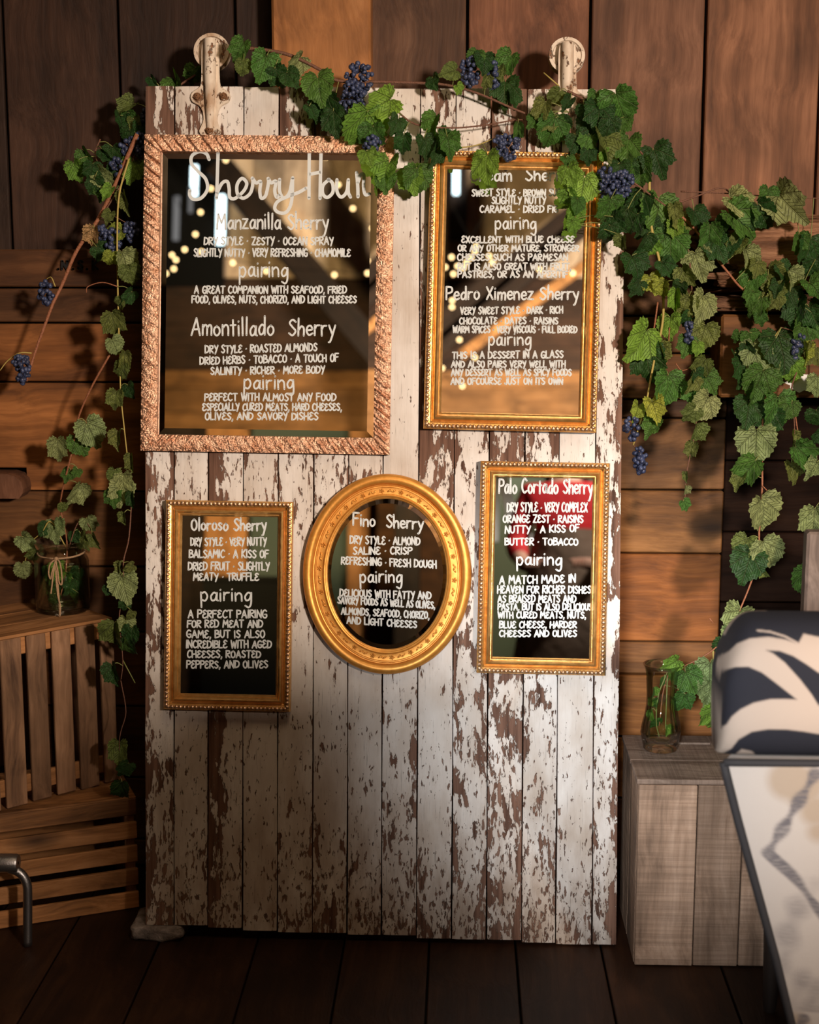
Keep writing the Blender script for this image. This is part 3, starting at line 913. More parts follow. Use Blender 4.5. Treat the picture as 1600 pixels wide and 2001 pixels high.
# --- lower right mirror
ornate_mirror((938, 902), (1192, 904), (1180, 1321), (932, 1313), 'narrow gold beaded frame mirror headed Palo Cortado Sherry', [
    T('Palo Cortado Sherry', 975, 1157, 963, 27, 4.4, 2), T('DRY STYLE * VERY COMPLEX', 991, 1147, 1000, 17), T('ORANGE ZEST * RAISINS', 983, 1139, 1021, 14), T('NUTTY * A KISS OF', 987, 1131, 1042, 13.5, 3.6, -3), T('BUTTER * TOBACCO', 987, 1129, 1065, 13),
    T('pairing', 1010, 1097, 1104, 24, 4.2), T('A MATCH MADE IN', 976, 1124, 1141, 15, 3.8, -3), T('HEAVEN FOR RICHER DISHES', 972, 1154, 1159, 14), T('AS BRAISED MEATS AND', 973, 1125, 1177, 13.5), T('PASTA, BUT IS ALSO DELICIOUS', 973, 1156, 1192, 12.5),
    T('WITH CURED MEATS, NUTS,', 973, 1144, 1208, 12.5), T('BLUE CHEESE, HARDER', 976, 1126, 1227, 12.5), T('CHEESES AND OLIVES', 976, 1126, 1244, 12)])

# --- oval mirror
ov = Frame2((591, 926), (921, 926), (921, 1318), (591, 1318))
root = empty('oval_mirror', M=ov.M, category='mirror', label='oval mirror in a wide gold frame headed Fino Sherry')
A, B = ov.w/2, ov.h/2


def oval_sweep(prof, n=128):
    m = MB(); vs = []; fs = []; P = len(prof)
    for i in range(n):
        t_ = 2*math.pi*i/n
        for d, z in prof: vs.append(((A-d)*math.cos(t_), (B-d)*math.sin(t_), z))
    for i in range(n):
        for k in range(P-1):
            q = i*P+k; r2 = ((i+1) % n)*P+k; fs.append((q, r2, r2+1, q+1))
    return m.add(vs, fs)


k = SX
prof = [(0, 0), (0, .012)] + [(10*k-10*k*math.cos(s), .012+.014*math.sin(s)) for s in (.3, .7, 1.1, 1.5, 1.9, 2.3, 2.7)] + \
       [(20*k, .013), (21.5*k, .0125), (23*k, .0155), (25*k, .0155), (26*k, .0125), (32*k, .0118), (38*k, .0125), (39*k, .016), (41*k, .0175), (43*k, .0165), (44*k, .0135), (46*k, .0125), (48*k, .007)]
oval_sweep(prof).build('frame', M_ovalgold, root, smooth=True, angle=35)
m = MB(); n = 44
for i in range(n):
    t_ = 2*math.pi*(i+.5)/n; d = 32*k
    c = Vector(((A-d)*math.cos(t_), (B-d)*math.sin(t_), .0130)); ang = math.atan2((B-d)*math.cos(t_), -(A-d)*math.sin(t_))
    Mx = Matrix.Rotation(ang, 4, 'Z')
    if i % 2:
        for s in range(5):
            m.ball(c+Vector((.0042*math.cos(s*1.257), .0042*math.sin(s*1.257), 0)), (.0026, .0026, .0024), 6, 4)
        m.ball(c, (.0022, .0022, .0034), 6, 4)
    else:
        for s, r0 in ((-.0055, .5), (.0, -.6), (.0055, .6)):
            m.ball(c+(Mx @ Vector((s, 0, 0))), (.0062, .0024, .0026), 6, 4, Matrix.Rotation(ang+r0, 4, 'Z'))
o = m.build('ornament', M_ovalgold, root, smooth=True); o['kind'] = 'stuff'
m = MB(); n = 96; a_, b_ = A-46*k, B-46*k
rings = [(1.0, .0078), (.93, .0090)]
vs = [(0, 0, .0090)]
for s, z in reversed(rings): vs += [(a_*s*math.cos(2*math.pi*i/n), b_*s*math.sin(2*math.pi*i/n), z) for i in range(n)]
fs = [(0, 1+i, 1+(i+1) % n) for i in range(n)] + [(1+i, 1+n+i, 1+n+(i+1) % n, 1+(i+1) % n) for i in range(n)]
m.add(vs, fs).build('mirror_glass', M_mirror, root)
MB().lathe([(.1, 0), (.1, .006)], 64, Matrix.Diagonal((A/.1*.97, B/.1*.97, 1, 1)), close=True).build('back_board', M_dark, root)
write(ov, root, [T('Fino  Sherry', 690, 826, 1026, 23, 4.4, 8), T('DRY STYLE * ALMOND', 684, 820, 1062, 14.5, 3.6, 3), T('SALINE * CRISP', 690, 804, 1083, 13.5), T('REFRESHING * FRESH DOUGH', 667, 852, 1102, 14, 3.6, 8),
    T('pairing', 704, 785, 1138, 24, 4.2), T('DELICIOUS WITH FATTY AND', 664, 842, 1165, 13.5, 3.6, 6), T('SAVORY FOODS AS WELL AS OLIVES,', 660, 849, 1179, 13, 3.6, 10), T('ALMONDS, SEAFOOD, CHORIZO,', 667, 838, 1200, 13, 3.6, 9), T('AND LIGHT CHEESES', 678, 814, 1218, 13, 3.6, 9)], .009)

# stencilled initials on the grey board of the wall
m = MB(); n = 0
for ch, px in (('.', 113), ('N', 121), ('.', 142), ('S', 152), ('.', 169), ('K', 181)):
    for sm_, pts in FONT[ch][1]:
        q = [(px+x*1.7, 526-y*1.6) for x, y in pts]
        if sm_: q = [(v.x, v.y) for v in catmull([(*p, 0) for p in q], 4)]
        P3 = [hit_y(*p, LOY-.0065) for p in q]; n += 1
        ribbon(m, [(p.x, p.z) for p in P3], .0032, n*2e-6)
me = m.mesh('stencil_lettering', plain('black_stencil_ink', (.006, .005, .005), .9))
o = link('stencil_lettering', me, wall_back); o.matrix_local = Matrix.Translation((0, LOY-.0065, 0)) @ Matrix.Rotation(R(90), 4, 'X'); o['label'] = 'faded black stencilled initials'

# ------------------------------------------------------------------ across the barn: braces, bulbs, doorway (reflected only)
M_steel_knob = plain('dull_iron_knob', (.15, .14, .13), .4, .9)
M_white = plain('white_painted_wood', (0.75, 0.74, 0.72), 0.5)
M_green = plain('dark_green_paint', (0.022, 0.045, 0.035), 0.6)
M_black = plain('black_paint', (0.005, 0.005, 0.005), 0.9, Specular__IOR__Level=0.05)


def beam_px(name, a, b, wpx, y, depth, mat, parent=None, lift=0.0):
    p, q = refl(*a, y), refl(*b, y)
    c = (p+q)/2; d = (q-p); L = d.length
    ax = d.normalized(); n = Vector((0, -1, 0)); u = n.cross(ax).normalized()
    pxm = L/(Vector(b)-Vector(a)).length
    Mx = Matrix((u, n, ax)).transposed().to_4x4(); Mx.translation = c
    o = MB().box((-wpx*pxm/2, -depth/2, -L/2), (wpx*pxm/2, depth/2, L/2), bev=.004).build(name, mat, parent)
    o.matrix_world = Mx
    return o


fp = empty('timber_frame', kind='structure', label='dark barn post with two diagonal braces spreading upward from it')
zt = 6.4
px_post = refl(800, 700, -9.7)
MB().box((px_post.x-.11, -9.8, 0), (px_post.x+.11, -9.58, zt), bev=.006).build('post', M_beam_dark, fp)
for nm, a, b, wd_, m_ in (('brace', (425, 322), (775, 735), 52, M_beam_dark), ('brace', (1185, 385), (815, 690), 66, M_beam_dark), ('brace', (1160, 405), (830, 690), 13, M_far_orange), ('brace', (1160, 505), (900, 695), 15, M_far_orange)):  # thin orange boxes stand in for the lit edges of the braces
    beam_px(nm, a, b, wd_, -9.69, .16, m_, fp)
# dark loft opening on the left of the gable
p, q = refl(290, 262, -10.33), refl(436, 560, -10.33)
o = MB().box((p.x, -10.36, q.z), (q.x, -10.30, p.z+.8)).build('loft_door', M_black); tag(o, kind='structure', label='black loft door under the barn gable')
p, q = refl(878, 300, -10.33), refl(912, 470, -10.33)
o = MB().box((p.x, -10.36, q.z), (q.x, -10.32, p.z+.8)).build('loft_panel', M_beam_dark); tag(o, kind='structure', label='dark upright panel in the pale gable')


def emis(name, col, s):
    t = NT(name); return t.surf(t.node('Emission', Color=col, Strength=s))


M_day = emis('daylight_gap', (0.72, 0.93, 1.0), 4.5); M_streak = emis('added_streak_glow', (0.82, 0.92, 1.0), 1.1); M_daydim = emis('daylight_gap_dim', (0.75, 0.72, 0.72), .28)
M_bulb = emis('warm_bulb', (1.0, 0.66, 0.30), 6.5)
for i, (x, y0, y1, wpx, m_) in enumerate(((379, 318, 390, 17, M_day), (431, 376, 482, 21, M_day), (428, 270, 300, 13, M_day), (438, 298, 330, 17, M_day), (891, 318, 384, 18, M_day), (970, 925, 1040, 22, M_streak), (1000, 985, 1040, 14, M_streak), (344, 378, 474, 15, M_daydim), (372, 360, 420, 9, M_daydim))):  # half-bright pair: glow added for the streak in the lower right mirror
    wpx *= .62; p, q = refl(x-wpx/2, y0+5, -10.28), refl(x+wpx/2, y1-5, -10.28)
    o = MB().box((p.x, -10.30, q.z), (q.x, -10.27, p.z), bev=.003).build('gap_or_added_glow_%d' % (i+1), m_)
    tag(o, kind='structure', label='bright narrow glowing strip in the far siding')

strings = [[(155, 365), (450, 380), (536, 215)], [(390, 517), (360, 645), (298, 733), (225, 765), (247, 793), (235, 845), (188, 872)], [(395, 745), (577, 810), (770, 858), (1165, 880), (1357, 870)], [(1118, 195), (1187, 358), (1272, 495), (1385, 610)]]
strings = [[(260+x/2.963, 240+y/2.963) for x, y in s] for s in strings]
s2 = [[(413, 745), (420, 715), (503, 775), (522, 815), (388, 785), (360, 815), (340, 850), (303, 838), (265, 782), (225, 845), (277, 888)], [(270, 1055), (268, 1097), (315, 1303), (412, 1415), (205, 1482), (333, 1595)], [(820, 860), (1030, 883)]]
strings += [[(800+x/3.227, 260+y/3.227) for x, y in s] for s in s2]
bulb_me = MB().ball((0, 0, 0), .015, 10, 8).mesh('bulb', M_bulb, True)
where = ['by the loft door', 'looping down beside the loft door', 'in a row along the loft header', 'climbing the pale gable', 'bunched near the right brace', 'dropping below the right brace', 'beside the right brace']
for si, s in enumerate(strings):
    y = -9.15+.12*si
    pts = [refl(*p, y) for p in s]
    root = empty('string_lights', pts[0], label='string of warm round bulbs '+where[si]+', seen in the mirrors', category='string lights', group='string lights across the barn')
    wire = [pts[0]+Vector((-.3, 0, .6))]+[p+Vector((0, 0, .035)) for p in pts]+[pts[-1]+Vector((.3, 0, .6))]
    o = MB().tube([v-pts[0] for v in catmull(wire, 5)], .004, 5).build('wire', M_black, root)
    for p in pts:
        b = link('bulb', bulb_me, root); b.location = p-pts[0]

# doorway with orange posts and a black counter
def slab(name, a, b, y, d, mat, label=None, kind='structure'):
    p, q = refl(*a, y), refl(*b, y)
    o = MB().box((p.x, y-d, max(0, q.z)), (q.x, y, p.z), bev=.004).build(name, mat)
    return tag(o, kind=kind, label=label)


slab('door_1', (470, 940), (682, 1560), -10.2, .1, M_green, 'dark green double door in the far wall')
slab('trim_1', (403, 940), (470, 1560), -10.1, .14, M_post, 'orange door post left of the green door')
slab('trim_2', (681, 940), (713, 1560), -10.1, .14, M_post, 'orange door post right of the green door')
slab('trim_3', (789, 940), (813, 1560), -10.0, .14, M_post, 'pale orange post beside the dark doorway')
slab('wall_doorway', (713, 930), (880, 1560), -10.24, .06, M_far_orange, 'dark boarded doorway in the far wall').color = (.35, .28, .22, 1)
slab('wall_dark_bay', (300, 930), (403, 1560), -10.24, .06, M_far_dark, 'dark boarded bay of the far wall')  # plain dark slab left of the orange door post
slab('wall_green', (930, 930), (1200, 1560), -10.24, .06, M_green, 'dark green panel of the far wall')
p, q = refl(395, 1125, -8.2), refl(566, 1400, -8.2)
ct = empty('bar_counter', ((p.x+q.x)/2, -8.5, 0), label='black bar counter across the room, seen in the narrow left mirror', category='counter')
hw_ = (q.x-p.x)/2
MB().box((-hw_, -.3, 0), (hw_, .27, p.z-.04), bev=.01).build('cabinet', M_black, ct)
MB().box((-hw_-.03, -.33, p.z-.04), (hw_+.03, .30, p.z), bev=.008).build('countertop', M_black, ct)
shade_cup = empty('shade_cupboard', (.98, -2.95, 0), label='tall dark wooden shade blocker added out of view beyond the right edge', category='shade_cupboard')  # added out of view to shade the lower left of the door
shade_cup.rotation_euler.z = R(12)
MB().box((-.21, -.2, .10), (.21, .2, 1.58), bev=.006).build('body', M_beam_dark, shade_cup)
MB().box((-.235, -.225, 1.581), (.235, .225, 1.62), bev=.008).build('top', M_beam_dark, shade_cup)
for sd in (-1, 1):
    dr = MB().box((sd*.105-.098, .201, .13), (sd*.105+.098, .22, 1.55), bev=.004).build('door', M_beam_dark, shade_cup)
    MB().ball((sd*.03, .235, .85), .014, 10, 8).build('knob', M_steel_knob, dr, smooth=True)
for sx in (-.17, .17):
    for sy in (-.16, .16):
        MB().box((sx-.025, sy-.025, 0), (sx+.025, sy+.025, .0995), bev=.004).build('leg', M_beam_dark, shade_cup)
# white trestle (A-frame) and a person across the room
root = empty('a_frame_stand', refl(985, 1000, -7.0), label='white folding stand with splayed legs, seen in the lower right mirror', category='stand')
root.location.z = 0
for (a, b, wp) in (((966, 915), (962, 1060), 22), ((976, 915), (1012, 1050), 22), ((1006, 1036), (1050, 1056), 12)):
    o = beam_px('leg', a, b, wp, -7.0, .05, M_white); 
    mw = o.matrix_world.copy(); o.parent = root; o.matrix_world = mw; o.matrix_parent_inverse = Matrix.Translation(root.location).inverted()

M_skin = plain('skin', (0.62, 0.36, 0.26), 0.5); M_red = plain('red_shirt', (0.62, 0.02, 0.025), 0.75, bump=(40, .004))
M_brown = plain('brown_skirt', (0.11, 0.07, 0.045), 0.85, bump=(14, .02)); M_hair = plain('dark_brown_hair', (0.03, 0.012, 0.008), 0.5)


def skin_mesh(name, verts, edges, mat, parent, sub=2, rootv=0):
    me = bpy.data.meshes.new(name); me.from_pydata([v[:3] for v in verts], edges, []); me.materials.append(mat)
    o = link(name, me, parent)
    o.modifiers.new('skin', 'SKIN')
    sk = me.skin_vertices[0].data
    for i, v in enumerate(verts):
        r = v[3]; sk[i].radius = r if isinstance(r, tuple) else (r, r); sk[i].use_root = (i == rootv)
    m = o.modifiers.new('sub', 'SUBSURF'); m.levels = sub; m.render_levels = sub
    dg = bpy.context.evaluated_depsgraph_get()
    me2 = bpy.data.meshes.new_from_object(o.evaluated_get(dg))
    o.modifiers.clear(); o.data = me2; me2.name = name
    for p_ in me2.polygons: p_.use_smooth = True
    return o


pp = refl(1105, 1000, -5.6); sc_h = refl(1105, 925, -5.6).z/1.66
per = empty('person', (pp.x, -5.6, 0), label='person in red shirt and brown skirt, seen in the lower right mirror', category='person')
per.rotation_euler.z = R(12)
per.scale = (sc_h*1.13,)*3
V = [(0, 0, .93, (.15, .11)), (0, 0, 1.12, (.125, .095)), (0, 0, 1.30, (.15, .10)), (0, 0, 1.42, (.09, .07)), (0, .0, 1.48, .052), (0, .01, 1.545, .075), (0, .012, 1.62, .082),
     (-.17, 0, 1.37, .055), (-.23, .03, 1.12, .043), (-.16, .20, 1.02, .034), (-.10, .27, 1.03, .03), (.17, 0, 1.37, .055), (.23, .03, 1.12, .043), (.17, .21, 1.02, .034), (.11, .28, 1.03, .03),
     (-.09, 0, .82, .095), (-.10, .01, .48, .06), (-.10, -.02, .09, .038), (-.10, .10, .04, .035), (.09, 0, .82, .095), (.10, .01, .48, .06), (.10, -.02, .09, .038), (.10, .10, .04, .035)]
E = [(0, 1), (1, 2), (2, 3), (3, 4), (4, 5), (5, 6), (2, 7), (7, 8), (8, 9), (9, 10), (2, 11), (11, 12), (12, 13), (13, 14), (0, 15), (15, 16), (16, 17), (17, 18), (0, 19), (19, 20), (20, 21), (21, 22)]
for sd, w_ in ((-1, 10), (1, 14)):
    bx_, by_, bz_ = V[w_][:3]
    for f in range(4):
        n0 = len(V); ox = sd*(.021-.014*f); L = (.030, .036, .034, .026)[f]
        V += [(bx_+ox, by_+.045, bz_, .010), (bx_+ox*1.1, by_+.045+L, bz_-.008, .009), (bx_+ox*1.1, by_+.045+L*1.7, bz_-.028, .008)]
        E += [(w_, n0), (n0, n0+1), (n0+1, n0+2)]
    n0 = len(V); V += [(bx_-sd*.034, by_+.02, bz_+.008, .010), (bx_-sd*.045, by_+.05, bz_+.004, .009)]; E += [(w_, n0), (n0, n0+1)]
skin_mesh('body', V, E, M_skin, per)
hd = MB(); hd.ball((0, .085, 1.565), (.012, .018, .018), 8, 6)
hd.build('nose', M_skin, per, smooth=True)
for sd in (-1, 1): MB().ball((sd*.032, .082, 1.60), (.012, .008, .007), 8, 6).build('eye', M_black, per, smooth=True)
MB().ball((0, .083, 1.525), (.022, .008, .006), 8, 6).build('mouth', M_red, per, smooth=True)
hr = MB(); hr.ball((0, -.02, 1.63), (.098, .098, .088), 16, 10); hr.ball((-.055, -.05, 1.47), (.05, .05, .17), 12, 8); hr.ball((.05, -.06, 1.47), (.05, .045, .17), 12, 8)
hr.build('hair', M_hair, per, smooth=True)['kind'] = 'stuff'
sv = [(0, 0, 1.14, (.15, .115)), (0, 0, 1.2, (.145, .11)), (0, 0, 1.30, (.165, .115)), (0, 0, 1.41, (.105, .085)), (-.17, 0, 1.37, .068), (-.23, .03, 1.13, .056), (-.19, .13, 1.07, .05), (.17, 0, 1.37, .068), (.23, .03, 1.13, .056), (.19, .13, 1.07, .05)]
skin_mesh('shirt', sv, [(0, 1), (1, 2), (2, 3), (2, 4), (4, 5), (5, 6), (2, 7), (7, 8), (8, 9)], M_red, per)
MB().lathe([(.15, 1.2), (.165, 1.12), (.19, .95), (.21, .8), (.25, .55), (.30, .2), (.31, .16), (.29, .17)], 48, Matrix.Diagonal((1, .8, 1, 1)), mod=lambda a, z: 1+.05*math.sin(a*9)*(1-z)).build('skirt', M_brown, per, smooth=True)

# ------------------------------------------------------------------ right-hand timbers
BY = -0.215                       # front of the heavy timbers
o_x0 = hit_y(1398, 520, -.24).x
def log_mesh(x0, x1, zc, rz, ry, yc, seed, ragged=.05):
    rnd = random.Random(seed); m = MB(); nx, na = 110, 72; vs = []; fs = []
    for i in range(nx+1):
        u = i/nx; x = x0+(x1-x0)*u
        for k in range(na):
            a = 2*math.pi*k/na
            lay = math.sin(a*5+seed)*.5+math.sin(a*11+2*seed+u*3)*.35+math.sin(a*17+u*9)*.3
            w_ = 1+.075*lay+.045*math.sin(u*24+a*3)+.035*math.sin(u*61+a*9+seed)*math.sin(a*23)
            sx_ = abs(math.cos(a))**.75*math.copysign(1, math.cos(a)); sz_ = abs(math.sin(a))**.75*math.copysign(1, math.sin(a))
            xx = x + (ragged*(math.sin(a*7+seed)+.6*math.sin(a*13)) if i < 3 else 0)*(1-i/3)
            vs.append((xx, yc+ry*sx_*w_, zc+rz*sz_*w_))
    for i in range(nx):
        for k in range(na):
            p_ = i*na+k; q_ = i*na+(k+1) % na; fs.append((p_, q_, q_+na, p_+na))
    fs.append(tuple(range(na))); fs.append(tuple(nx*na+k for k in reversed(range(na))))
    return m.add(vs, fs)


zc1 = (hit_y(1500, 420, BY).z+hit_y(1500, 566, BY).z)/2; rz1 = (hit_y(1500, 420, BY).z-hit_y(1500, 566, BY).z)/2
o = log_mesh(o_x0, 2.6, zc1, rz1, .088, -.137, 3).build('rough_log', M_log, smooth=True)
tag(o, 'thick rough-hewn log lying across the wall behind the right-hand vines', 'log')
zc2 = (hit_y(1500, 572, BY).z+hit_y(1500, 612, BY).z)/2-.004
o = log_mesh(hit_y(1388, 590, BY).x, 2.6, zc2, .021, .085, -.134, 8, .02).build('split_rail', M_log, smooth=True)
tag(o, 'thin split rail with a ragged end just below the rough log', 'rail')
z1, z0 = hit_y(1500, 615, BY).z, hit_y(1500, 777, BY).z
xb0 = hit_y(1407, 700, BY).x
tb = empty('squared_timber', (xb0, BY, z0), label='squared brown timber with a white paint patch below the rough log', category='timber')
o = MB().box((0, 0, 0), (2.6-xb0, .165, z1-z0), bev=.006).build('beam', M_board, tb); o.color = (1.0, .95, .85, 1)
pc = hit_y(1566, 748, BY); m = MB(); n = 18
loop = [(math.cos(2*math.pi*k/n)*(.036+.008*math.sin(k*2.3)), math.sin(2*math.pi*k/n)*(.022+.006*math.sin(k*3.1))) for k in range(n)]
m.add([(x, 0, z) for x, z in loop]+[(0, -.0012, 0)], [(k, (k+1) % n, n) for k in range(n)])
o = m.build('paint_patch', M_white, tb); o.location = (pc.x-xb0, -.0006, pc.z-z0); o['label'] = 'white paint patch'
pl = hit_y(1573, 1150, -.50)
o = MB().box((0, 0, 0), (.30, .045, hit_y(1590, 1040, -.5).z), bev=.006).build('upright_board', M_greywood); o.location = (pl.x, -.50, 0)
tag(o, 'grey weathered board standing upright at the right edge before the dark wall', 'board')

# timber end poking out of the notch in the left boards
zt_, zb_ = hit_y(10, 921, -.10).z, hit_y(10, 972, -.10).z
xe = hit_y(49, 945, -.10).x
out = [(-.45, 0), (-.012, .0), (-.002, .012), (0, .022), (-.004, .040), (-.018, .052), (-.04, .058), (-.45, .062)]
m = MB(); n = len(out); k_ = (zt_-zb_)/.062
m.add([(x, 0, z*k_) for x, z in out]+[(x, .085, z*k_) for x, z in out], [tuple(range(n)), tuple(range(2*n-1, n-1, -1))]+[(i, i+n, (i+1) % n+n, (i+1) % n) for i in range(n)])
o = m.build('rounded_timber', M_plank); o.location = (xe, -.12, zb_); o.color = (1.1, .9, .8, 1)
tag(o, 'dark timber end with a rounded corner poking from a notch in the left wall boards', 'timber')

# ------------------------------------------------------------------ crates
def frame_from(p_left, p_right):
    """matrix at p_left: x along the front edge, y away from the room, z up"""
    x = Vector((p_right.x-p_left.x, p_right.y-p_left.y, 0)).normalized(); y = Vector((-x.y, x.x, 0))
    Mx = Matrix((x, y, Vector((0, 0, 1)))).transposed().to_4x4(); Mx.translation = p_left
    return Mx


# right crate, standing on end
pl_, pr_ = hit_z(1246, 1885, 0), hit_z(1512, 1885, 0)
yc = pl_.y
zc = hit_y(1240, 1522, yc).z
CR_TOP = zc; ybk = hit_z(1300, 1437, zc).y; dep = ybk-yc; wid = .365
x0 = hit_y(1243, 1700, yc).x
cr = empty('wooden_crate', (x0, yc, 0), label='grey weathered wooden crate standing on end right of the barn door', category='crate')
sx_ = [hit_y(p_, 1700, yc).x-x0 for p_ in (1243, 1358, 1447)]; sx_ += [sx_[2]+.075, wid]
for i in range(4):
    rag = random.uniform(0, .004)
    o = MB().box((sx_[i]+.0012, -.004-random.uniform(0, .003), .001+rag), (sx_[i+1]-.0012, .010, zc-.013), bev=.0016).build('plank', M_crate_grey, cr)
    tint(o, .95, 1.1)
for a, b in ((.012, dep*.30), (dep*.30+.002, dep*.66), (dep*.66+.002, dep)):
    pass
hx, hy = hit_z(1345, 1453, zc).x-x0, hit_z(1345, 1453, zc).y-yc
slot = (hx-.055, hx+.055); sy = (hy-.008, hy+.008)
top = MB()
top.box((-.004, dep*.42, zc-.012), (slot[0], dep, zc), bev=.0015).box((slot[1], dep*.42, zc-.012), (wid+.004, dep, zc), bev=.0015)
top.box((slot[0]-.002, sy[1], zc-.0118), (slot[1]+.002, dep, zc-.0002)).box((slot[0]-.002, dep*.42, zc-.0118), (slot[1]+.002, sy[0], zc-.0002))
tint(top.build('top_board', M_crate_greyx, cr), .95, 1.0)
tint(MB().box((-.004, -.003, zc-.012), (wid+.004, dep*.42-.002, zc), bev=.0015).build('top_board', M_crate_greyx, cr), .95, 1.0)
for xx in (0.0, wid-.012):
    for a, b in ((.012, dep*.48), (dep*.48+.003, dep)):
        tint(MB().box((xx, a, .0), (xx+.012, b, zc-.0125), bev=.0015).build('side_board', M_crate_grey, cr), .8, 1)
MB().box((.0125, dep-.012, .005), (wid-.0125, dep-.001, zc-.013)).build('back_board', M_crate_grey, cr)
MB().box((.0125, .011, .0), (wid-.0125, dep-.0125, .012)).build('bottom_board', M_crate_grey, cr)

# lower left crate with horizontal slats
A0, A1 = hit_z(0, 1813, 0), hit_z(262, 1772, 0)
ext = (A1-A0).normalized()
A0e = A0 - ext*.30
MX = frame_from(A0e, A1); L1 = (A1-A0e).length+.012
ztop = hit_y(100, 1574, (A0.y+A1.y)/2-.01).z
L1_TOP = ztop
c1 = empty('wooden_crate', M=MX, label='brown crate of five horizontal slats on the floor left of the barn door', category='crate')
cz = ztop-.006; nsl = 5; gap = .0185; sh = (cz-gap*(nsl-1))/nsl
for i in range(nsl):
    z = .001+i*(sh+gap)
    o = MB().box((0, -.011+random.uniform(-.0015, .001), z), (L1, 0, z+sh), bev=.002).build('slat', M_cratex, c1); tint(o, .85, 1.1)
D1 = .30
for xx in (0.004, L1-.03):
    MB().box((xx, .001, .002), (xx+.026, .026, cz), bev=.002).build('corner_post', M_crate, c1)
for xx in (0.0, L1-.010):
    MB().box((xx, .027, .002), (xx+.010, D1, cz), bev=.002).build('side_panel', M_crate, c1)
MB().box((.011, D1-.01, .002), (L1-.011, D1, cz), bev=.002).build('back_panel', M_cratex, c1)
for k_ in range(3):
    tint(MB().box((0, -.010+k_*.104, cz+.0005), (L1, -.010+k_*.104+.101, ztop), bev=.0015).build('top_board', M_cratex, c1), .85, 1)

# upper left crate with vertical slats
B0, B1 = hit_z(4, 1583, ztop), hit_z(196, 1533, ztop)
ext = (B1-B0).normalized()
B0e = B0 - ext*.20
MX2 = frame_from(B0e, B1); L2 = (B1-B0e).length+.045
zt2 = hit_y(100, 1228, (B0.y+B1.y)/2).z - ztop
c2 = empty('wooden_crate', M=MX2, label='brown crate of upright slats stacked on the slatted crate, carrying the glass jar', category='crate')
JAR_Z = ztop+zt2+.0005
px_slats = [(-45, -9), (3, 44), (55, 92), (104, 140), (151, 187), (198, 224)]
inv = MX2.inverted()
for a, b in px_slats:
    xs = []
    for q in (a, b):
        d = ray(q, 1400); n = MX2.col[1].xyz; t_ = (B0-CAM).dot(n)/d.dot(n); xs.append((inv @ (CAM+d*t_)).x)
    if xs[0] < 0: xs[0] = 0
    o = MB().box((xs[0], -.010, .001+random.uniform(0, .004)), (xs[1], 0, zt2-.009), bev=.002).build('slat', M_crate, c2); tint(o, .8, 1.15)
D2 = .30
for z in (.03, zt2-.055):
    MB().box((.0, .001, z), (L2, .014, z+.045), bev=.002).build('rail', M_cratex, c2)
for xx in (0.0, L2-.012):
    for k_ in range(3):
        tint(MB().box((xx, .015+k_*.098, .001), (xx+.012, .015+k_*.098+.085, zt2-.009), bev=.002).build('side_slat', M_crate, c2), .7, 1)
MB().box((.013, D2, .001), (L2-.013, D2+.012, zt2-.009), bev=.002).build('back_panel', M_crate, c2)
for k_ in range(3):
    tint(MB().box((-.002, -.010+k_*.108, zt2-.0085), (L2+.002, -.010+k_*.108+.105, zt2), bev=.002).build('top_board', M_cratex, c2), .6, .8)

# ------------------------------------------------------------------ bent steel tube leg at the left edge
M_steel = plain('brushed_steel', (0.30, 0.29, 0.29), 0.34, 0.95, bump=(400, .0006))
ft = hit_z(54, 1849, 0); ys = ft.y
st = empty('tubular_stool', ft, label='bent grey steel tube leg standing on the floor before the slatted crate', category='stool')
bend = [hit_y(54, y_, ys) for y_ in (1849, 1800, 1745)] + [hit_y(*q, ys-.0) for q in ((52.5, 1728), (46, 1713), (35, 1703), (20, 1698), (6, 1696))]
b7 = bend[-1]
bend += [b7+Vector((-.10, -.03, 0)), b7+Vector((-.24, -.12, 0)), b7+Vector((-.265, -.136, -.006)), b7+Vector((-.28, -.146, -.025)), b7+Vector((-.284, -.149, -.06)), Vector((b7.x-.284, b7.y-.149, .003))]
bend[0].z = .003; bend[-1].z = .003
MB().tube([p_-ft for p_ in catmull(bend, 5)], .0112, 14).build('tube_leg', M_steel, st, smooth=True)
hb = hit_y(-4, 1686, ys-.0)
m = MB(); m.lathe([(.004, -.05), (.020, -.05), (.0225, -.045), (.0225, .045), (.020, .05), (.004, .05)], 28, Matrix.Translation(hb-ft) @ Matrix.Rotation(R(90), 4, 'Y'))
m.build('hub', M_steel, st, smooth=True, angle=40)

# ------------------------------------------------------------------ glass vessels
def glass_mat(name, tintc, refl_s=1.0, rough=0.0):
    t = NT(name)
    fr_ = t.node('Fresnel', IOR=1.45)
    tr = t.node('BsdfTransparent', Color=tintc); gl = t.node('BsdfGlossy', Color=(1, 1, 1), Roughness=rough)
    mx = t.n.new('ShaderNodeMixShader'); t.set(mx.inputs[0], t.math('MULTIPLY', fr_, refl_s, clamp=True))
    t.t.links.new(tr.outputs[0], mx.inputs[1]); t.t.links.new(gl.outputs[0], mx.inputs[2])
    return t.surf(mx)


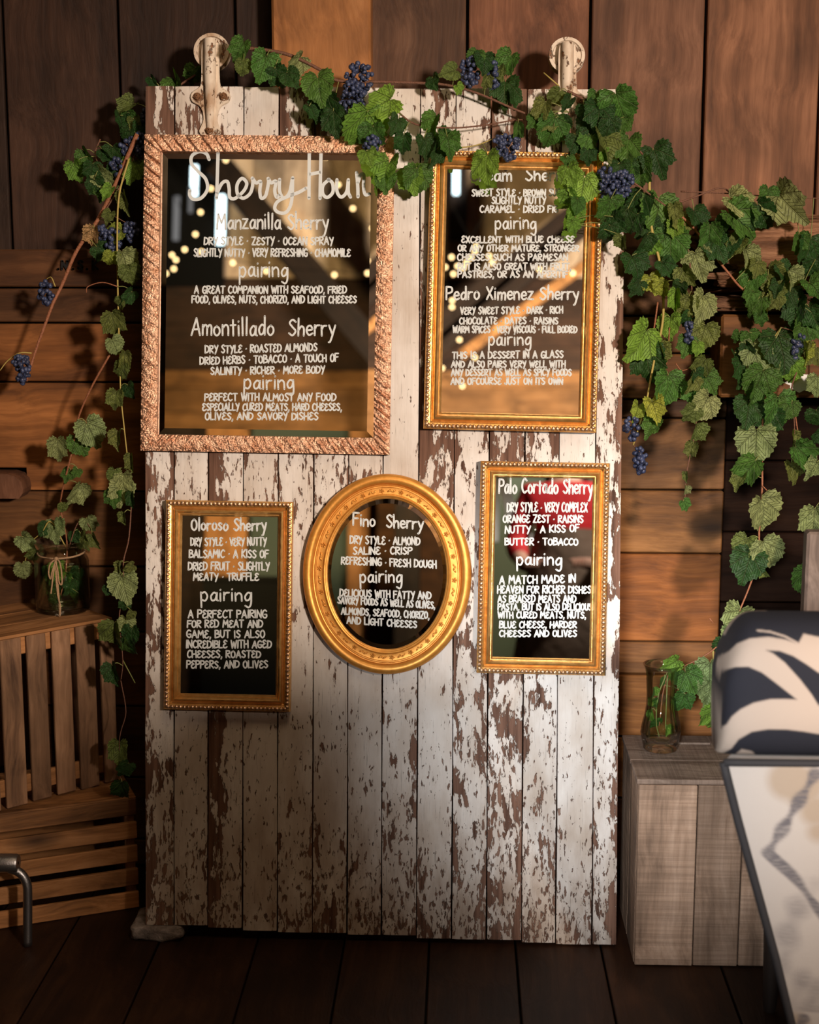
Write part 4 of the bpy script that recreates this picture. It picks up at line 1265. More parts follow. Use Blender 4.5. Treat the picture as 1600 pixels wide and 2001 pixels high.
M_glass = glass_mat('clear_glass', (0.985, 0.99, 0.985), .75, .01)
t = NT('vase_glass'); M_vglass = t.surf(t.node('BsdfPrincipled', Base__Color=(0.97, 1, 0.98), Roughness=0.0, IOR=1.30, Transmission__Weight=1.0))
M_water = glass_mat('green_water', (0.93, 0.97, 0.88), .35)
M_twine = plain('jute_twine', (0.48, 0.30, 0.16), 0.9, bump=(500, .004))
jc = hit_z(124, 1192, JAR_Z)
jar = empty('glass_jar', jc, label='wide glass jar tied with twine, holding vine cuttings in water on the upper crate', category='jar')
pxm = (jc-CAM).length/FPX*1.0
r_ = 51*pxm; h_ = (hit_y(124, 1046, jc.y).z-JAR_Z)-.012
prof = [(.002, .004), (r_*.9, .004), (r_*.98, .008), (r_, .016), (r_, h_*.70), (r_*.97, h_*.75), (r_*.82, h_*.84), (r_*.80, h_*.88), (r_*.86, h_*.93), (r_*1.0, h_*.985), (r_*1.02, h_)]
inner = [(max(.001, a-.0035), max(z, .014)) for a, z in reversed(prof)]
MB().lathe([(.002, 0), (r_*.92, 0), (r_*.99, .006)]+prof[3:]+inner, 40).build('jar_wall', M_glass, jar, smooth=True)
MB().lathe([(.001, .015), (r_-.005, .015), (r_-.005, h_*.60), (.001, h_*.60)], 40).build('water', M_water, jar, smooth=True)
m = MB(); rt = r_*.81+.003
ringp = [(rt*math.cos(2*math.pi*k/40), rt*math.sin(2*math.pi*k/40), h_*.86-.006*(1+math.cos(2*math.pi*k/40+math.pi/2))) for k in range(41)]
m.tube(ringp, .0026, 6)
kx, ky, kz = 0.004, -rt-.004, h_*.86-.012
m.ball((kx, ky, kz), .006, 8, 6)
m.build('twine_band', M_twine, jar, smooth=True)
for pts in ([(0, 0, 0), (-.014, -.006, -.012), (-.018, -.010, -.035), (-.013, -.012, -.05), (-.008, -.012, -.03), (0, -.004, -.003)],
            [(0, 0, 0), (.010, -.006, -.006), (.016, -.012, -.03), (.017, -.016, -.062), (.010, -.016, -.058), (.006, -.010, -.03), (0, -.004, -.004)],
            [(0, 0, 0), (-.005, -.008, -.03), (-.010, -.014, -.07), (-.012, -.018, -.088)], [(0, 0, 0), (.004, -.010, -.04), (.008, -.017, -.09), (.0095, -.020, -.125), (.009, -.021, -.148)],
            [(0, 0, 0), (.001, -.011, -.04), (.006, -.019, -.09), (.012, -.0215, -.12), (.010, -.022, -.146)]):
    MB().tube([Vector((kx, ky-.001, kz))+Vector(q) for q in catmull(pts, 5)], .0021, 6).build('twine_tail', M_twine, jar, smooth=True)

vc = hit_z(1290, 1463, CR_TOP+.0005); vc.z = CR_TOP+.0005
vs_ = empty('glass_vase', vc, label='slim waisted clear glass vase with vine cuttings on the grey crate', category='vase')
pm = 1/(FPX/((vc-CAM).dot(CAMR @ Vector((0, 0, -1)))))
vh = hit_y(1293, 1297, vc.y).z-vc.z
vp = [(31, 0), (33, .01), (34, .05), (36.5, .12), (38.5, .20), (37, .29), (32.5, .40), (29.5, .52), (29, .64), (30, .76), (31, .86), (33, .94), (38, 1.0)]
outer = [(a*pm, z*vh) for a, z in vp]
inn = [(a*pm-.0032, z*vh) for a, z in reversed(vp[3:])] + [(24*pm, .09*vh), (.001, .085*vh)]
flute = lambda a, z: 1+.028*math.cos(a*10)*max(0, 1-abs(z/vh-.2)/.3)+.012*math.cos(a*10)*(.3 < z/vh < .85)
MB().lathe([(.001, .002), (28*pm, .0)]+outer+inn, 80, mod=flute)  .build('vase_wall', M_glass, vs_, smooth=True)
MB().lathe([(.001, .12*vh), (27*pm, .12*vh), (33*pm, .2*vh), (32*pm, .28*vh), (26*pm, .42*vh), (24.6*pm, .60*vh), (.001, .60*vh)], 32).build('water', M_water, vs_, smooth=True)

# ------------------------------------------------------------------ vines
def leaf_mat():
    t = NT('vine_leaf'); co = t.obj()
    sep = t.node('SeparateXYZ', Vector=co); info = t.node('ObjectInfo')
    yy = t.math('SUBTRACT', .24, sep.outputs[1])
    ang = t.math('ABSOLUTE', t.math('ARCTAN2', sep.outputs[0], yy))
    rad = t.math('SQRT', t.math('ADD', t.math('MULTIPLY', sep.outputs[0], sep.outputs[0]), t.math('MULTIPLY', yy, yy)))
    dv = t.math('MULTIPLY', t.math('PINGPONG', ang, .36), rad)
    main = t.ramp(dv, [(0.004, 1.0), (0.013, 0.0)])
    side = t.math('PINGPONG', t.math('ADD', t.math('MULTIPLY', rad, 1.0), t.math('MULTIPLY', dv, -1.3)), .042)
    sid = t.ramp(side, [(0.001, .55), (0.006, 0.0)])
    vein = t.math('MAXIMUM', main, sid)
    off = t.math('MULTIPLY', info.outputs['Random'], 50.0)
    n = t.noise(t.vmath('ADD', co, t.node('CombineXYZ', X=off, Y=off, Z=0.0).outputs[0]), 5.0, 4)
    base = t.mix(1.0, info.outputs['Color'], t.ramp(n, [(.3, .65), (.7, 1.2)]), 'MULTIPLY')
    back = t.node('NewGeometry').outputs['Backfacing']
    base = t.mix(t.math('MULTIPLY', back, .35), base, (.32, .40, .18))
    col = t.mix(t.math('MULTIPLY', vein, .30), base, t.mix(.5, base, (.55, .62, .28)))
    pr = t.node('BsdfPrincipled', Base__Color=col, Roughness=.48, Specular__IOR__Level=.28, Normal=t.bump(t.math('SUBTRACT', n, t.math('MULTIPLY', vein, .9)), .010))
    tl = t.node('BsdfTranslucent', Color=t.mix(1.0, col, (1.3, 1.5, .5), 'MULTIPLY'))
    mx = t.node('MixShader', Fac=.28); t.t.links.new(pr.outputs[0], mx.inputs[1]); t.t.links.new(tl.outputs[0], mx.inputs[2])
    return t.surf(mx)


M_leaf = leaf_mat()
M_stem = [plain('green_stem', (0.20, 0.22, 0.06), .6), plain('brown_cane', (0.16, 0.07, 0.04), .7, bump=(200, .003)), plain('red_cane', (0.30, 0.11, 0.05), .6, bump=(200, .003)), plain('yellow_stem', (0.42, 0.32, 0.08), .6)]
def grape_mat():
    t = NT('blue_grape'); n = t.noise(t.obj(), 120, 3)
    return t.surf(t.node('BsdfPrincipled', Base__Color=t.ramp(n, [(.35, (.010, .012, .030)), (.68, (.075, .10, .20))]), Roughness=.42))


M_grape = grape_mat()


def leaf_mesh(kind, seed):
    rnd = random.Random(seed); N = 44
    K = [(0, .60), (22, .43), (32, .40), (58, .53), (74, .455), (88, .43), (115, .50), (140, .47), (160, .40), (172, .29), (180, .20)]
    if kind == 'heart': K = [(0, .60), (25, .47), (55, .47), (90, .48), (120, .50), (145, .48), (163, .40), (174, .27), (180, .20)]
    def rr(d):
        for (a, p_), (b, q_) in zip(K, K[1:]):
            if a <= d <= b: return p_+(q_-p_)*(d-a)/(b-a)
    fold = {'flat': .15, 'fold': .95, 'droop': .35, 'heart': .25, 'curl': -.3, 'side': 1.9}[kind]
    vs = [(0, 0, 0)]; fs = []
    def zz(x, y):
        z = fold*abs(x)*(.8) - .55*max(0, -y)**2*(2.2 if kind == 'droop' else 1) + .05*math.sin(x*11+seed)*math.cos(y*9+seed)
        if kind == 'curl': z += .9*x*x
        return z
    for ring in (.55, 1.0):
        for i in range(N):
            d = 360*i/N; a = d if d <= 180 else 360-d
            r = rr(a)*ring
            if ring == 1.0: r *= (1.055 if i % 2 else .955)+rnd.uniform(-.02, .02)
            x = r*math.sin(R(d))*.98; y = -r*math.cos(R(d))
            if kind in ('fold', 'side'): x *= (.78 if kind == 'fold' else .5)
            vs.append((x, y, zz(x, y)))
    for i in range(N):
        j = (i+1) % N; fs.append((0, 1+i, 1+j)); fs.append((1+i, 1+N+i, 1+N+j, 1+j))
    vs[0] = (0, 0, zz(0, 0)-.0)
    # petiole
    m = MB().add(vs, fs)
    return m.mesh('leaf', M_leaf, True)


LM = {k_: [leaf_mesh(k_, s) for s in (1, 2)] for k_ in ('flat', 'fold', 'droop', 'heart', 'curl', 'side')}
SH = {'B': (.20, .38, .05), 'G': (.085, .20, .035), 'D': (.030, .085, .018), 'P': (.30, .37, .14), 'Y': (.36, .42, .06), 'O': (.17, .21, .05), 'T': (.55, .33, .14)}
LR = random.Random(11)


def door_pt(px, py, c): return dpoint(px, py, c)


def place(dep, px, py):
    if callable(dep): return hit_y(px, py, dep(py))
    return dpoint(px, py, dep)


def vine(label, stems, leaves, grapes, dep, jit=.03):
    """stems: (thickness px, material, [(px,py)...]); leaves: (px,py,size,shade[,turn,shape]); grapes: (px,py,r[,squeeze])"""
    f0 = place(dep, *stems[0][2][0])
    root = empty('grapevine', f0, label=label, category='vine', group='grapevines trailing over the barn door and wall')
    allp = []
    for th, mi, pts in stems:
        P = []
        for (x, y) in pts:
            p_ = place(dep, x, y); p_ = p_ + (CAM-p_).normalized()*LR.uniform(-.006, .006); P.append(p_)
        C = catmull([p_-f0 for p_ in P], 5); allp += [c+f0 for c in C]
        s = (P[0]-CAM).length/FPX
        rad = [th*.5*s*(1-.45*i/len(C)) for i in range(len(C))]
        MB().tube(C, rad, 6).build('stem', M_stem[mi], root, smooth=True)
    pet = []
    for L in leaves:
        px, py, sz, sh = L[:4]
        turn = L[4] if len(L) > 4 else LR.uniform(-38, 38)
        kind = L[5] if len(L) > 5 else LR.choice(('flat', 'fold', 'droop', 'heart', 'heart', 'curl'))
        p_ = place(dep, px, py); to = (CAM-p_).normalized()
        p_ = p_ + to*LR.uniform(0.0, jit)
        s = sz*1.02*(p_-CAM).length/FPX
        tx = LR.uniform(-34, 24); ty = LR.uniform(-38, 38)
        Mx = Matrix.Translation(p_) @ Matrix.Rotation(R(90), 4, 'X') @ Matrix.Rotation(R(-turn), 4, 'Z') @ Matrix.Rotation(R(tx), 4, 'X') @ Matrix.Rotation(R(ty), 4, 'Y') @ Matrix.Diagonal((s*LR.uniform(.9, 1.06), s, s, 1))
        o = link('leaf', LR.choice(LM[kind]), root); o.parent = root
        o.matrix_local = Matrix.Translation(-f0) @ Mx
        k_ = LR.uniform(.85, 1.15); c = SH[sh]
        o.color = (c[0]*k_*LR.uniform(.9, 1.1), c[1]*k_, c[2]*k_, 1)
        base = Mx @ Vector((0, .24, 0))
        q = min(allp, key=lambda a: (a-base).length)
        if (q-base).length < .16:
            mid = (q+base)/2+Vector((0, 0, .006)); pet.append([q-f0, mid-f0, base-f0])
    if pet:
        m = MB()
        for q in pet: m.tube(catmull(q, 3), .0011, 5, caps=False)
        m.build('leaf_stalk', M_stem[0], root, smooth=True)['kind'] = 'stuff'
    for g in grapes:
        px, py, r = g[:3]; sq = g[3] if len(g) > 3 else .8
        p_ = place(dep, px, py); p_ = p_+(CAM-p_).normalized()*.012; s = (p_-CAM).length/FPX
        m = MB(); n = max(12, int(r*r/11)); rr_ = LR
        for i in range(n):
            u = rr_.uniform(-1, 1); a = rr_.uniform(0, 2*math.pi); w_ = math.sqrt(max(0, 1-u*u))*(1.0-.25*(-u)) * (rr_.random()**.4)
            m.ball((math.cos(a)*w_*r*sq*s, math.sin(a)*w_*r*.7*s, u*r*s), rr_.uniform(4.0, 5.3)*s, 8, 6)
        o = m.build('grape_cluster', M_grape, root, smooth=True); o.location = p_-f0; o['kind'] = 'stuff'; o['label'] = 'bunch of small dark blue grapes'
        q = min(allp, key=lambda a: (a-p_).length)
        if (q-p_).length > .01 and (q-p_).length < .2:
            MB().tube([q-f0, (q+p_)/2-f0+Vector((0, 0, .01)), p_-f0+Vector((0, 0, r*s*.6))], .0013, 5).build('grape_stalk', M_stem[1], root)
    return root


lin = lambda y0, d0, y1, d1: (lambda py: d0+(d1-d0)*(py-y0)/(y1-y0))
left_d = lin(200, -.155, 1200, -.30)
vine('leafy grapevine draped over the top edge of the white door between the two hangers', [
    (7, 1, [(448, 92), (520, 98), (572, 110), (632, 140), (662, 158), (742, 160), (812, 162), (872, 166), (932, 182), (1002, 212), (1042, 228)]),
    (4, 1, [(758, 190), (770, 240), (742, 300), (752, 340)]), (4, 1, [(770, 212), (812, 243), (882, 250), (952, 244), (1012, 234), (1060, 238)]), (3, 3, [(880, 290), (930, 284), (985, 262)]), (3, 3, [(1092, 168), (1062, 142)]), (3, 0, [(994, 142), (970, 122), (942, 115)])],
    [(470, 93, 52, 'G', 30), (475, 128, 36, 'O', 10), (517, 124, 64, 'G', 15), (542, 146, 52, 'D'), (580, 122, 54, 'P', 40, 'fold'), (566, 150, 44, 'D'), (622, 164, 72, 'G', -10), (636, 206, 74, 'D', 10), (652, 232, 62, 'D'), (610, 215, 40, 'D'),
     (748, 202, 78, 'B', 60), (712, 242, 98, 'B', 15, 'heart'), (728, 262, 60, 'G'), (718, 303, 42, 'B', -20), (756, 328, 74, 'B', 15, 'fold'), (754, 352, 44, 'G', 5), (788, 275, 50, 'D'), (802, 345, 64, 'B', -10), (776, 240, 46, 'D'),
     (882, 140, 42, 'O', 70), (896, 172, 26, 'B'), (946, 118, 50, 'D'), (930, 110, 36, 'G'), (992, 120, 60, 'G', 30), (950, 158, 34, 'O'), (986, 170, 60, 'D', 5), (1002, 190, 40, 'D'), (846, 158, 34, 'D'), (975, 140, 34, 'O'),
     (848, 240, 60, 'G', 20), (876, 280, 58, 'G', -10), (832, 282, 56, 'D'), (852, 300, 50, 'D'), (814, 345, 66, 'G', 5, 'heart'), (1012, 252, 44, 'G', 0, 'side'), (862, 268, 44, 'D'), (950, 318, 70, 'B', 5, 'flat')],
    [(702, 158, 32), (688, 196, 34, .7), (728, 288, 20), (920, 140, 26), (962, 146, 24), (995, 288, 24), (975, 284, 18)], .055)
vine('grapevine spilling from the right hanger across the top right corner of the door', [
    (6, 1, [(1108, 178), (1150, 200), (1202, 246), (1256, 302)]), (4, 1, [(1112, 220), (1114, 270), (1112, 320), (1122, 380), (1124, 440)]), (5, 1, [(1192, 328), (1242, 360), (1300, 402)])],
    [(1088, 186, 40, 'O', 40), (1060, 212, 54, 'O', 20), (1046, 232, 40, 'G'), (1080, 248, 72, 'G', 15, 'heart'), (1072, 232, 50, 'O', 40), (1130, 275, 54, 'D'), (1148, 272, 44, 'G'), (1170, 222, 66, 'D'), (1208, 200, 82, 'G', -25, 'heart'), (1216, 240, 46, 'G'), (1146, 214, 46, 'D'), (1182, 278, 72, 'O', -20, 'fold'), (1226, 285, 66, 'G', 10), (1182, 302, 28, 'B'),
     (1150, 240, 50, 'D'), (1190, 245, 50, 'D'), (1110, 200, 36, 'D'), (1165, 190, 40, 'G'), (1100, 240, 40, 'D'), (1210, 330, 50, 'D'), (1150, 300, 40, 'D'),
     (1112, 338, 50, 'B', -15), (1140, 360, 70, 'B', 10, 'heart'), (1111, 314, 38, 'G'), (1110, 382, 44, 'B'), (1125, 418, 48, 'B', 0), (1120, 440, 34, 'B'), (1128, 398, 36, 'G'),
     (1190, 404, 66, 'G', 10), (1190, 452, 50, 'D'), (1216, 470, 40, 'O', 0, 'fold'), (1204, 432, 46, 'D'), (1210, 360, 46, 'D'), (1222, 420, 50, 'D')],
    [(1196, 372, 30), (1216, 360, 24), (1184, 350, 22)], .055)
vine('leafy grapevine bunched at the upper left corner of the door and beside the copper frame', [
    (5, 1, [(448, 100), (392, 140), (334, 180), (292, 232), (264, 300), (236, 362), (200, 420)]), (3, 1, [(196, 272), (186, 300), (196, 330)])],
    [(345, 166, 64, 'G', -25), (378, 142, 42, 'G', 20), (312, 192, 34, 'O', 10), (298, 158, 28, 'D'), (250, 207, 48, 'O', 60), (236, 234, 42, 'D'), (288, 246, 38, 'O', 60), (254, 228, 36, 'G'), (270, 250, 40, 'D'), (250, 262, 36, 'D'), (262, 240, 34, 'O'),
     (148, 330, 50, 'B', -15), (168, 304, 46, 'G', -30, 'fold'), (202, 345, 54, 'P', -50, 'fold'), (188, 362, 44, 'D'), (212, 374, 36, 'B'), (259, 328, 54, 'B', 10), (243, 392, 50, 'O', -15, 'side'), (213, 420, 30, 'O'), (220, 298, 44, 'D'), (240, 300, 40, 'D'), (180, 330, 40, 'D'), (225, 330, 38, 'D'), (205, 300, 34, 'D'), (200, 372, 36, 'G')],
    [(285, 228, 14), (272, 283, 22), (228, 326, 15), (246, 290, 14)], lin(150, -.10, 450, -.20), .02)
vine('red-stemmed grapevine cane hanging at far left with two small grape bunches', [
    (9, 2, [(268, 262), (230, 350), (192, 428), (150, 490), (122, 555), (104, 592), (86, 640), (68, 690), (52, 745)]), (3, 3, [(62, 690), (38, 690), (15, 705), (0, 724)]), (2.5, 3, [(108, 560), (100, 542), (90, 546)])],
    [(182, 457, 46, 'T', 10, 'fold'), (228, 455, 44, 'Y', 60), (196, 490, 44, 'D'), (200, 470, 26, 'D')], [(90, 572, 21, .75), (42, 722, 26, .65), (256, 452, 18), (219, 474, 24), (202, 456, 14)], lin(260, -.17, 750, -.21), .015)
vine('long thin grapevine trailing down close beside the left edge of the door', [
    (4, 3, [(252, 310), (233, 380), (229, 460), (230, 560), (232, 640), (234, 700), (236, 770), (243, 840), (252, 920), (258, 962)]), (3, 1, [(258, 962), (252, 1050), (241, 1100), (243, 1160), (233, 1205), (240, 1290), (236, 1330)]), (2.5, 0, [(240, 1290), (264, 1335)]), (2.5, 1, [(236, 1330), (246, 1390), (236, 1430), (233, 1462), (236, 1540)]), (2.5, 2, [(230, 560), (200, 552), (172, 560), (169, 572)])],
    [(217, 502, 38, 'Y', 20), (243, 508, 62, 'P', -10, 'fold'), (254, 532, 44, 'O', -10), (235, 592, 28, 'O'), (221, 626, 62, 'O', -5, 'fold'), (223, 672, 40, 'P', -20), (243, 700, 50, 'O', 10, 'side'), (238, 722, 44, 'O', 20), (226, 776, 46, 'O', 10, 'fold'), (230, 855, 44, 'O', 5, 'fold'), (252, 578, 40, 'D'), (240, 940, 54, 'P', 0), (222, 926, 32, 'O'), (238, 958, 58, 'P', 10), (221, 968, 42, 'G'), (257, 972, 42, 'D', 0, 'side'), (242, 1010, 30, 'O'), (256, 900, 44, 'O', 0, 'side'), (252, 760, 34, 'D'),
     (241, 1140, 68, 'P', -20, 'heart'), (236, 1108, 34, 'O', 0, 'side'), (255, 1108, 26, 'O', 60), (212, 1150, 30, 'D'), (224, 1232, 72, 'O', 5, 'fold'), (246, 1218, 40, 'P', 0), (257, 1237, 44, 'D'), (250, 1262, 44, 'D'), (242, 1258, 36, 'G'), (256, 1200, 22, 'O'), (221, 1312, 54, 'D'), (244, 1180, 28, 'D'), (233, 1466, 56, 'O', 0, 'fold'), (237, 1538, 50, 'D', 10), (246, 1500, 40, 'D')],
    [], lin(300, -.19, 1500, -.37), .02)
jd = lambda py: -.24+(jc.y+.24)*min(1, max(0, (py-690)/380))
vine('grapevine sprig leaning up from the twine-tied jar against the boards', [
    (4.5, 2, [(216, 690), (176, 762), (152, 820), (143, 872), (129, 930), (118, 985), (126, 1030), (131, 1066), (128, 1120), (118, 1165)]), (2.5, 3, [(130, 1072), (100, 1020), (82, 1040), (60, 1062), (48, 1100)]), (2.5, 1, [(133, 1075), (148, 1030), (162, 1014), (176, 1030)])],
    [(176, 840, 66, 'P', -25, 'heart'), (155, 864, 50, 'G'), (113, 872, 56, 'P', 0, 'fold'), (134, 925, 34, 'G'), (150, 922, 24, 'G'), (150, 960, 60, 'P', 30, 'fold'), (107, 1032, 52, 'P', -5), (88, 1032, 30, 'D'), (50, 1057, 46, 'P', -40), (65, 1082, 36, 'O'), (45, 1112, 40, 'P', 0), (174, 1022, 40, 'P', -20), (160, 1052, 46, 'O'), (184, 1054, 38, 'O', -20), (146, 1046, 30, 'D'), (115, 1020, 34, 'P', 0, 'side'), (122, 990, 24, 'O'),
     (98, 1120, 40, 'G'), (112, 1112, 44, 'B'), (92, 1145, 38, 'G'), (120, 1150, 40, 'D'), (140, 1140, 40, 'D'), (150, 1165, 34, 'G'), (105, 1168, 34, 'D'), (128, 1128, 34, 'G'), (150, 1118, 34, 'D')],
    [], jd, .006)

right_d = lin(400, -.255, 1300, -.36)
vine('yellow-stemmed grapevine hanging just right of the door, ending in two grape bunches', [
    (6, 3, [(1268, 340), (1272, 440), (1290, 520), (1296, 600), (1291, 650), (1281, 690), (1271, 740), (1262, 790), (1254, 815), (1237, 870)]), (4, 2, [(1285, 590), (1278, 640), (1268, 700)]), (3, 2, [(1308, 640), (1304, 700), (1296, 725)]), (2.5, 2, [(1320, 710), (1332, 724), (1350, 718)])],
    [(1282, 306, 70, 'D', -20), (1252, 330, 72, 'G', 0, 'fold'), (1285, 408, 82, 'G', 5, 'heart'), (1252, 394, 62, 'D'), (1310, 474, 76, 'G', 0, 'heart'), (1276, 482, 40, 'B'), (1240, 512, 62, 'D'), (1246, 558, 42, 'D'), (1273, 548, 48, 'Y', -20), (1296, 560, 46, 'Y', 0, 'fold'), (1320, 580, 56, 'B', 0, 'side'), (1330, 560, 36, 'D'), (1308, 632, 54, 'B', 5, 'heart'), (1256, 662, 88, 'B', 30, 'heart'), (1292, 688, 52, 'O', -20, 'side'), (1264, 700, 84, 'D', -10), (1304, 752, 78, 'G', 5, 'heart'), (1245, 802, 46, 'Y', 20, 'fold'), (1278, 797, 62, 'Y', -15, 'fold'), (1273, 832, 50, 'G'), (1290, 440, 50, 'D'), (1262, 440, 50, 'D'), (1260, 470, 50, 'D'), (1300, 520, 46, 'D'), (1225, 330, 54, 'D'), (1225, 390, 60, 'D'), (1240, 430, 56, 'D')],
    [(1236, 838, 22, .75), (1251, 900, 25, .6), (1345, 660, 10)], right_d, .03)
vine('slender grapevine of small pale leaves hanging second right of the door', [
    (3.5, 1, [(1332, 420), (1342, 470), (1350, 540), (1353, 620), (1352, 700), (1362, 790), (1357, 845), (1346, 900), (1340, 935), (1338, 985)]), (2.5, 2, [(1352, 620), (1372, 600)])],
    [(1330, 430, 56, 'O', -10), (1318, 412, 44, 'O'), (1363, 512, 72, 'P', -20, 'flat'), (1340, 535, 54, 'O'), (1374, 592, 66, 'P', 10, 'heart'), (1340, 592, 56, 'O'), (1374, 650, 62, 'O', 15), (1342, 672, 48, 'G'), (1363, 678, 32, 'B'), (1372, 712, 52, 'O'), (1352, 746, 44, 'O'), (1384, 744, 54, 'G'), (1352, 764, 50, 'G'), (1377, 790, 64, 'P', 30), (1352, 806, 44, 'O', 40), (1360, 842, 52, 'O', 10, 'fold'), (1352, 876, 40, 'O', 15, 'fold'), (1340, 930, 24, 'O', 0, 'side'), (1340, 957, 24, 'P', 0, 'fold'), (1338, 985, 28, 'G'), (1345, 620, 40, 'D'), (1362, 735, 40, 'D'), (1318, 445, 44, 'B', 0, 'fold')],
    [(1346, 640, 9)], right_d, .02)
vine('dense grapevine massed over the rough log with a reddish cane across it', [
    (6, 2, [(1300, 402), (1342, 432), (1376, 472), (1420, 530), (1462, 572), (1530, 578), (1600, 590)]), (4, 1, [(1310, 402), (1360, 384), (1408, 367), (1432, 381), (1470, 400)]), (3, 1, [(1330, 374), (1420, 378), (1510, 384), (1610, 388)]), (2.5, 3, [(1526, 640), (1505, 670), (1498, 690)]), (3, 2, [(1562, 575), (1570, 600)])],
    [(1386, 456, 68, 'G', 0, 'fold'), (1362, 420, 52, 'D'), (1440, 428, 88, 'G', -50, 'fold'), (1440, 396, 70, 'P', -55, 'fold'), (1486, 414, 68, 'D', -30), (1535, 396, 96, 'P', -40, 'fold'), (1500, 380, 46, 'G'), (1400, 480, 62, 'D'), (1425, 470, 56, 'D'), (1461, 500, 56, 'P', -20, 'fold'), (1440, 478, 48, 'O'), (1455, 468, 32, 'G'), (1580, 486, 74, 'D', 10), (1560, 470, 52, 'G', 0, 'fold'), (1596, 520, 54, 'D'),
     (1470, 544, 58, 'G'), (1509, 540, 64, 'O'), (1545, 542, 58, 'P', -20, 'fold'), (1530, 526, 44, 'D'), (1590, 562, 60, 'G'), (1480, 592, 54, 'G'), (1498, 594, 54, 'O', 10, 'side'), (1468, 576, 34, 'G'), (1556, 606, 70, 'D'), (1586, 612, 64, 'D'), (1520, 560, 46, 'O'), (1486, 620, 30, 'G'), (1567, 644, 52, 'G', 20), (1590, 640, 50, 'G'), (1550, 580, 50, 'D'), (1515, 585, 40, 'O'),
     (1480, 520, 40, 'O'), (1415, 440, 46, 'D'), (1462, 420, 50, 'D'), (1520, 560, 40, 'D')], [(1560, 665, 15)], lin(380, -.25, 650, -.27), .03)
vine('grapevine of large leaves hanging from the log down to the slim vase', [
    (3, 0, [(1526, 640), (1500, 690), (1480, 712), (1490, 760)]), (4.5, 2, [(1497, 762), (1490, 822), (1488, 880), (1489, 950), (1483, 1040), (1484, 1080), (1470, 1130), (1446, 1190), (1422, 1236), (1393, 1270), (1345, 1298), (1312, 1310), (1296, 1350), (1288, 1420)]), (3, 3, [(1393, 1270), (1394, 1300), (1396, 1370)]), (2.5, 2, [(1488, 948), (1502, 962)]), (2.5, 2, [(1393, 1217), (1386, 1208)])],
    [(1465, 658, 40, 'G'), (1442, 655, 28, 'G'), (1462, 680, 40, 'D'), (1476, 688, 74, 'P', -10, 'heart'), (1526, 674, 88, 'D', -10, 'heart'), (1502, 714, 50, 'P', 10), (1484, 742, 74, 'G', 20, 'heart'), (1474, 764, 50, 'G'), (1508, 742, 44, 'G'), (1450, 720, 60, 'D'), (1440, 700, 50, 'D'), (1523, 796, 84, 'G', -10), (1462, 798, 66, 'D', 10), (1505, 818, 60, 'D', 10), (1477, 860, 84, 'P', 5, 'heart'), (1465, 914, 76, 'G', 30, 'fold'), (1444, 938, 42, 'O', 30, 'fold'), (1491, 995, 84, 'P', -10, 'heart'), (1498, 1075, 74, 'P', -25, 'heart'), (1455, 1064, 54, 'O'), (1462, 1098, 74, 'D', 20), (1492, 1118, 30, 'O', -30, 'fold'), (1440, 1207, 74, 'P', 30, 'fold'), (1430, 1246, 58, 'P', 10, 'fold'), (1415, 1260, 54, 'D'), (1387, 1310, 66, 'P', 0, 'heart'), (1387, 1346, 62, 'P', 10), (1396, 1396, 70, 'B', 0), (1345, 1325, 58, 'G'), (1335, 1367, 48, 'G', 20), (1314, 1296, 46, 'B', 60), (1405, 1325, 30, 'O')],
    [], lambda py: -.275+(vc.y+.275)*min(1, max(0, (py-700)/600)), .02)
vine('grapevine strand of dark and bright leaves at the right edge below the log', [
    (3.5, 1, [(1600, 640), (1570, 700), (1546, 760), (1552, 830), (1548, 900)]), (3, 2, [(1552, 800), (1560, 850), (1572, 892)]), (3, 2, [(1604, 1080), (1588, 1090), (1576, 1100)]), (3, 3, [(1606, 1200), (1592, 1222), (1566, 1228), (1556, 1216), (1562, 1208)]), (3, 1, [(1600, 640), (1612, 900), (1606, 1080)])],
    [(1572, 686, 48, 'Y', -10, 'side'), (1548, 718, 56, 'B', 0, 'heart'), (1597, 748, 50, 'P', 0), (1590, 690, 50, 'O'), (1540, 795, 50, 'G'), (1549, 856, 40, 'O', 0, 'side'), (1567, 884, 74, 'G', -50, 'fold'), (1550, 916, 54, 'O', -20), (1590, 912, 52, 'P', 40), (1598, 812, 50, 'D'), (1590, 1012, 74, 'P', 0, 'fold'), (1577, 1127, 74, 'G', 0, 'heart'), (1600, 1216, 44, 'O'), (1600, 850, 40, 'D')],
    [(1552, 690, 10)], lin(640, -.27, 1230, -.34), .02)
# leaves standing in the vase water
vine('grapevine cuttings standing in the slim glass vase', [
    (3, 0, [(1300, 1322), (1286, 1360), (1282, 1410), (1288, 1440)]), (3, 0, [(1304, 1322), (1302, 1370), (1300, 1424)])],
    [(1276, 1350, 30, 'B', 0, 'side'), (1284, 1372, 32, 'G', 10, 'side'), (1272, 1395, 34, 'B', -10, 'side'), (1280, 1412, 30, 'G'), (1304, 1425, 28, 'B', 0, 'fold'), (1312, 1318, 34, 'B'), (1296, 1330, 26, 'G'), (1270, 1372, 24, 'Y', 0, 'side')],
    [], lambda py: vc.y, .004)

